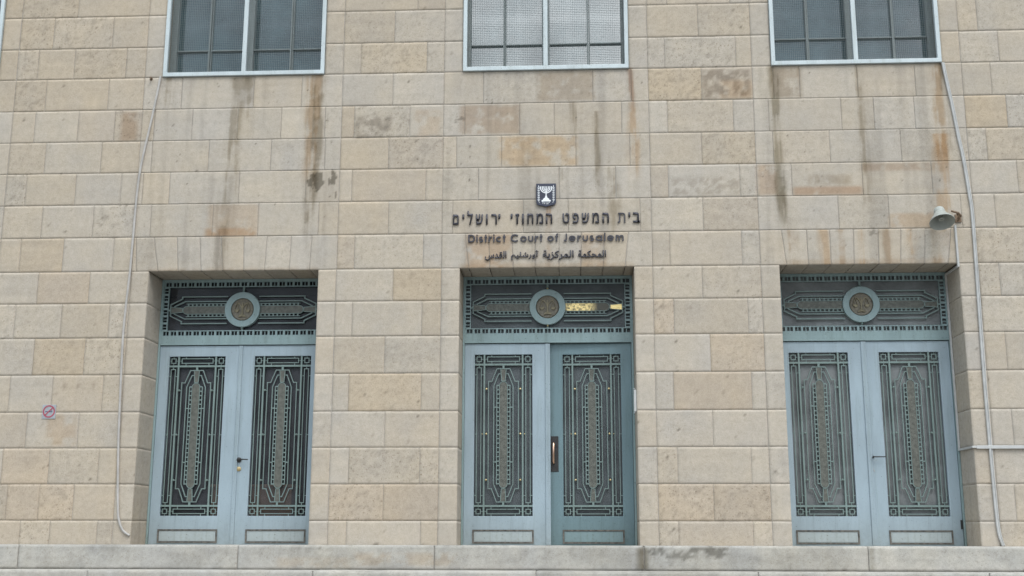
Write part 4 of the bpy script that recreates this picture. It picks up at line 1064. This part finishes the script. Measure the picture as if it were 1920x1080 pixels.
for q, ch in enumerate('לארשי'):
    x0 = ex - 0.050 + q * 0.021; wdt = 0.016 if ch != 'י' else 0.007
    dz = 0.004 * abs(q - 2) ** 1.3
    letter('inscription_letter', ch, x0, x0 + wdt, ez - 0.113 + dz + (0.009 if ch == 'י' else 0), ez - (0.091 if ch != 'ל' else 0.084) + dz, emb, M['white'], fy0, fy1)

# ------------------------------------------------------------------ no smoking sign
ns = thing('no_smoking_sign', 'small square grey plate with a red no smoking symbol on the left pier', 'sign', (-5.688, -0.01, 1.15))
cx_, cz_ = -5.688, 1.226
b = MB(); b.box(cx_ - 0.079, cx_ + 0.079, -0.006, 0.006, cz_ - 0.080, cz_ + 0.080); put('plate', b, M['plate'], ns, bev=0.002)
b = MB(); b.annulus(cx_, cz_ + 0.004, 0.056, 0.071, -0.0085, -0.0062, 40); b.strip([(cx_ - 0.041, cz_ - 0.037), (cx_ + 0.041, cz_ + 0.045)], 0.013, -0.0092, -0.0064); put('prohibition_ring', b, M['red'], ns)
b = MB(); b.box(cx_ - 0.042, cx_ + 0.040, -0.0080, -0.0063, cz_ - 0.004, cz_ + 0.005); b.strip([(cx_ + 0.028, cz_ + 0.012), (cx_ + 0.034, cz_ + 0.020)], 0.004, -0.0078, -0.0063); put('cigarette', b, M['navy'], ns)

# ------------------------------------------------------------------ horn loudspeaker
hs = thing('horn_loudspeaker', 'pale grey horn loudspeaker tilted down over the right doorway', 'loudspeaker', (4.505, -0.02, 3.36))
ax = Vector((0.0, -0.44, -0.90)).normalized(); rim = Vector((4.42, -0.22, 3.282))
hp = [(0.0, 0.1332), (0.004, 0.1368), (-0.004, 0.1381), (-0.010, 0.1350), (-0.040, 0.1152), (-0.090, 0.0810), (-0.130, 0.0630), (-0.135, 0.0594)]
hin = [(0.0, 0.1332), (-0.012, 0.1224), (-0.050, 0.0945), (-0.095, 0.0666), (-0.125, 0.0450), (-0.126, 0.0005)]
b = MB(); b.lathe(hp, rim, ax, 40); b.lathe(hin, rim, ax, 40)
put('horn', b, M['horn'], hs, sm=True)
b = MB(); b.lathe([(-0.128, 0.0612), (-0.140, 0.0639), (-0.190, 0.0540), (-0.200, 0.0440), (-0.202, 0.0005)], rim, ax, 32); put('driver', b, M['horn'], hs, sm=True)
b = MB(); b.lathe([(-0.126, 0.0180), (-0.060, 0.0270), (-0.045, 0.0297), (-0.036, 0.0270), (-0.036, 0.0144), (-0.046, 0.0108), (-0.046, 0.0005)], rim, ax, 24); put('inner_cone', b, M['horn'], hs, sm=True)
b = MB(); b.box(4.635, 4.705, -0.016, -0.002, 3.335, 3.425); b.tube([(4.672, -0.010, 3.385), (4.672, -0.10, 3.385), (4.62, -0.17, 3.40), (4.545, -0.175, 3.42)], 0.012, 8); b.tube([(4.665, -0.010, 3.355), (4.66, -0.09, 3.355), (4.61, -0.15, 3.40)], 0.008, 8)
put('bracket', b, M['rust'], hs)

# ------------------------------------------------------------------ cables, conduit, small fittings
def spline(pts, n=6):
    P = [Vector(p) for p in pts]; out = []
    for i in range(len(P) - 1):
        p0, p1, p2, p3 = P[max(i - 1, 0)], P[i], P[i + 1], P[min(i + 2, len(P) - 1)]
        for k in range(n):
            t = k / n
            out.append(0.5 * ((2 * p1) + (p2 - p0) * t + (2 * p0 - 5 * p1 + 4 * p2 - p3) * t * t + (3 * p1 - p0 - 3 * p2 + p3) * t ** 3))
    out.append(P[-1]); return out
CL = [(-4.655, 5.275), (-4.675, 5.10), (-4.728, 4.725), (-4.829, 4.024), (-4.851, 3.24), (-4.858, 2.855), (-4.878, 2.411), (-4.884, 2.035), (-4.864, 1.297), (-4.843, 0.754), (-4.803, 0.162), (-4.775, -0.00), (-4.725, -0.10), (-4.650, -0.153)]
b = MB(); b.tube(spline([(x, -0.014, z) for x, z in CL]), 0.0135, 8)
tag(put('wall_cable', b, M['cable_grey'], None, sm=True), 'grey white cable hanging from the left window corner and curling beside the left door', 'cable', 'cables down the facade')
CR = [(4.632, 5.262), (4.650, 5.10), (4.669, 4.952), (4.704, 4.689), (4.739, 4.363), (4.777, 4.073), (4.81, 3.659), (4.823, 3.439), (4.820, 3.003), (4.812, 2.329), (4.808, 1.968), (4.803, 1.375), (4.806, 0.736), (4.810, 0.28), (4.820, -0.086), (4.856, -0.245)]
b = MB(); b.tube(spline([(x, -0.016, z) for x, z in CR]), 0.0135, 8); b.tube(spline([(x + 0.022, -0.010, z) for x, z in CR]), 0.0075, 8)
tag(put('wall_cable', b, M['cable'], None, sm=True), 'white paired cable dropping from the right window corner past the loudspeaker to the steps', 'cable', 'cables down the facade')
b = MB(); b.box(4.664, 7.5, -0.030, -0.003, 0.784, 0.820)
b.box(4.6165, 4.6380, 0.004, 0.425, 0.792, 0.816); b.box(4.6165, 4.664, -0.027, 0.003, 0.793, 0.817)
b.box(4.6160, 4.6385, 0.426, 0.448, 0.792, 2.835)
b.box(4.6165, 4.6385, 0.004, 0.425, 2.812, 2.834); b.box(4.617, 4.639, -0.026, 0.003, 2.813, 3.300)
tag(put('conduit', b, M['cable'], None, bev=0.003), 'white conduit running along the right pier, into the doorway corner and up to the loudspeaker', 'conduit')
mz = thing('mezuzah_case', 'slim white mezuzah case on the right jamb of the middle doorway', 'mezuzah', (0.985, 0.05, 1.2))
b = MB(); b.box(0.968, 0.998, 0.012, 0.045, 1.205, 1.450); put('case', b, M['cable'], mz, bev=0.006)
b = MB(); b.ball((0.972, 0.028, 1.462), 0.010); b.ball((0.972, 0.028, 1.194), 0.010); put('end_knob', b, M['plate'], mz, sm=True)
b = MB(); b.tube([(-4.772, 0.006, 5.247), (-4.765, -0.045, 5.250), (-4.748, -0.055, 5.238)], 0.011, 8); b.lathe([(0, 0.018), (0.006, 0.018), (0.007, 0.001)], (-4.772, 0.002, 5.247), (0, -1, 0), 12)
tag(put('iron_peg', b, M['rust'], None, sm=True), 'short rusty iron peg in the wall left of the left window corner', 'peg')

# wooden chest seen through the left door's glass
wc = thing('wooden_chest', 'brown wooden chest standing inside behind the glass of the left door', 'chest', (-3.15, 0.95, SILL))
b = MB(); b.box(-3.95, -3.00, 0.62, 0.97, SILL + 0.06, 0.40); put('body', b, M['wood'], wc, bev=0.006)
b = MB(); b.box(-3.98, -2.97, 0.60, 0.99, 0.401, 0.432); put('lid', b, M['wood'], wc, bev=0.006)
for xx in (-3.92, -3.09):
    b = MB(); b.box(xx, xx + 0.06, 0.64, 0.70, SILL + 0.001, SILL + 0.059); put('foot', b, M['wood'], wc)
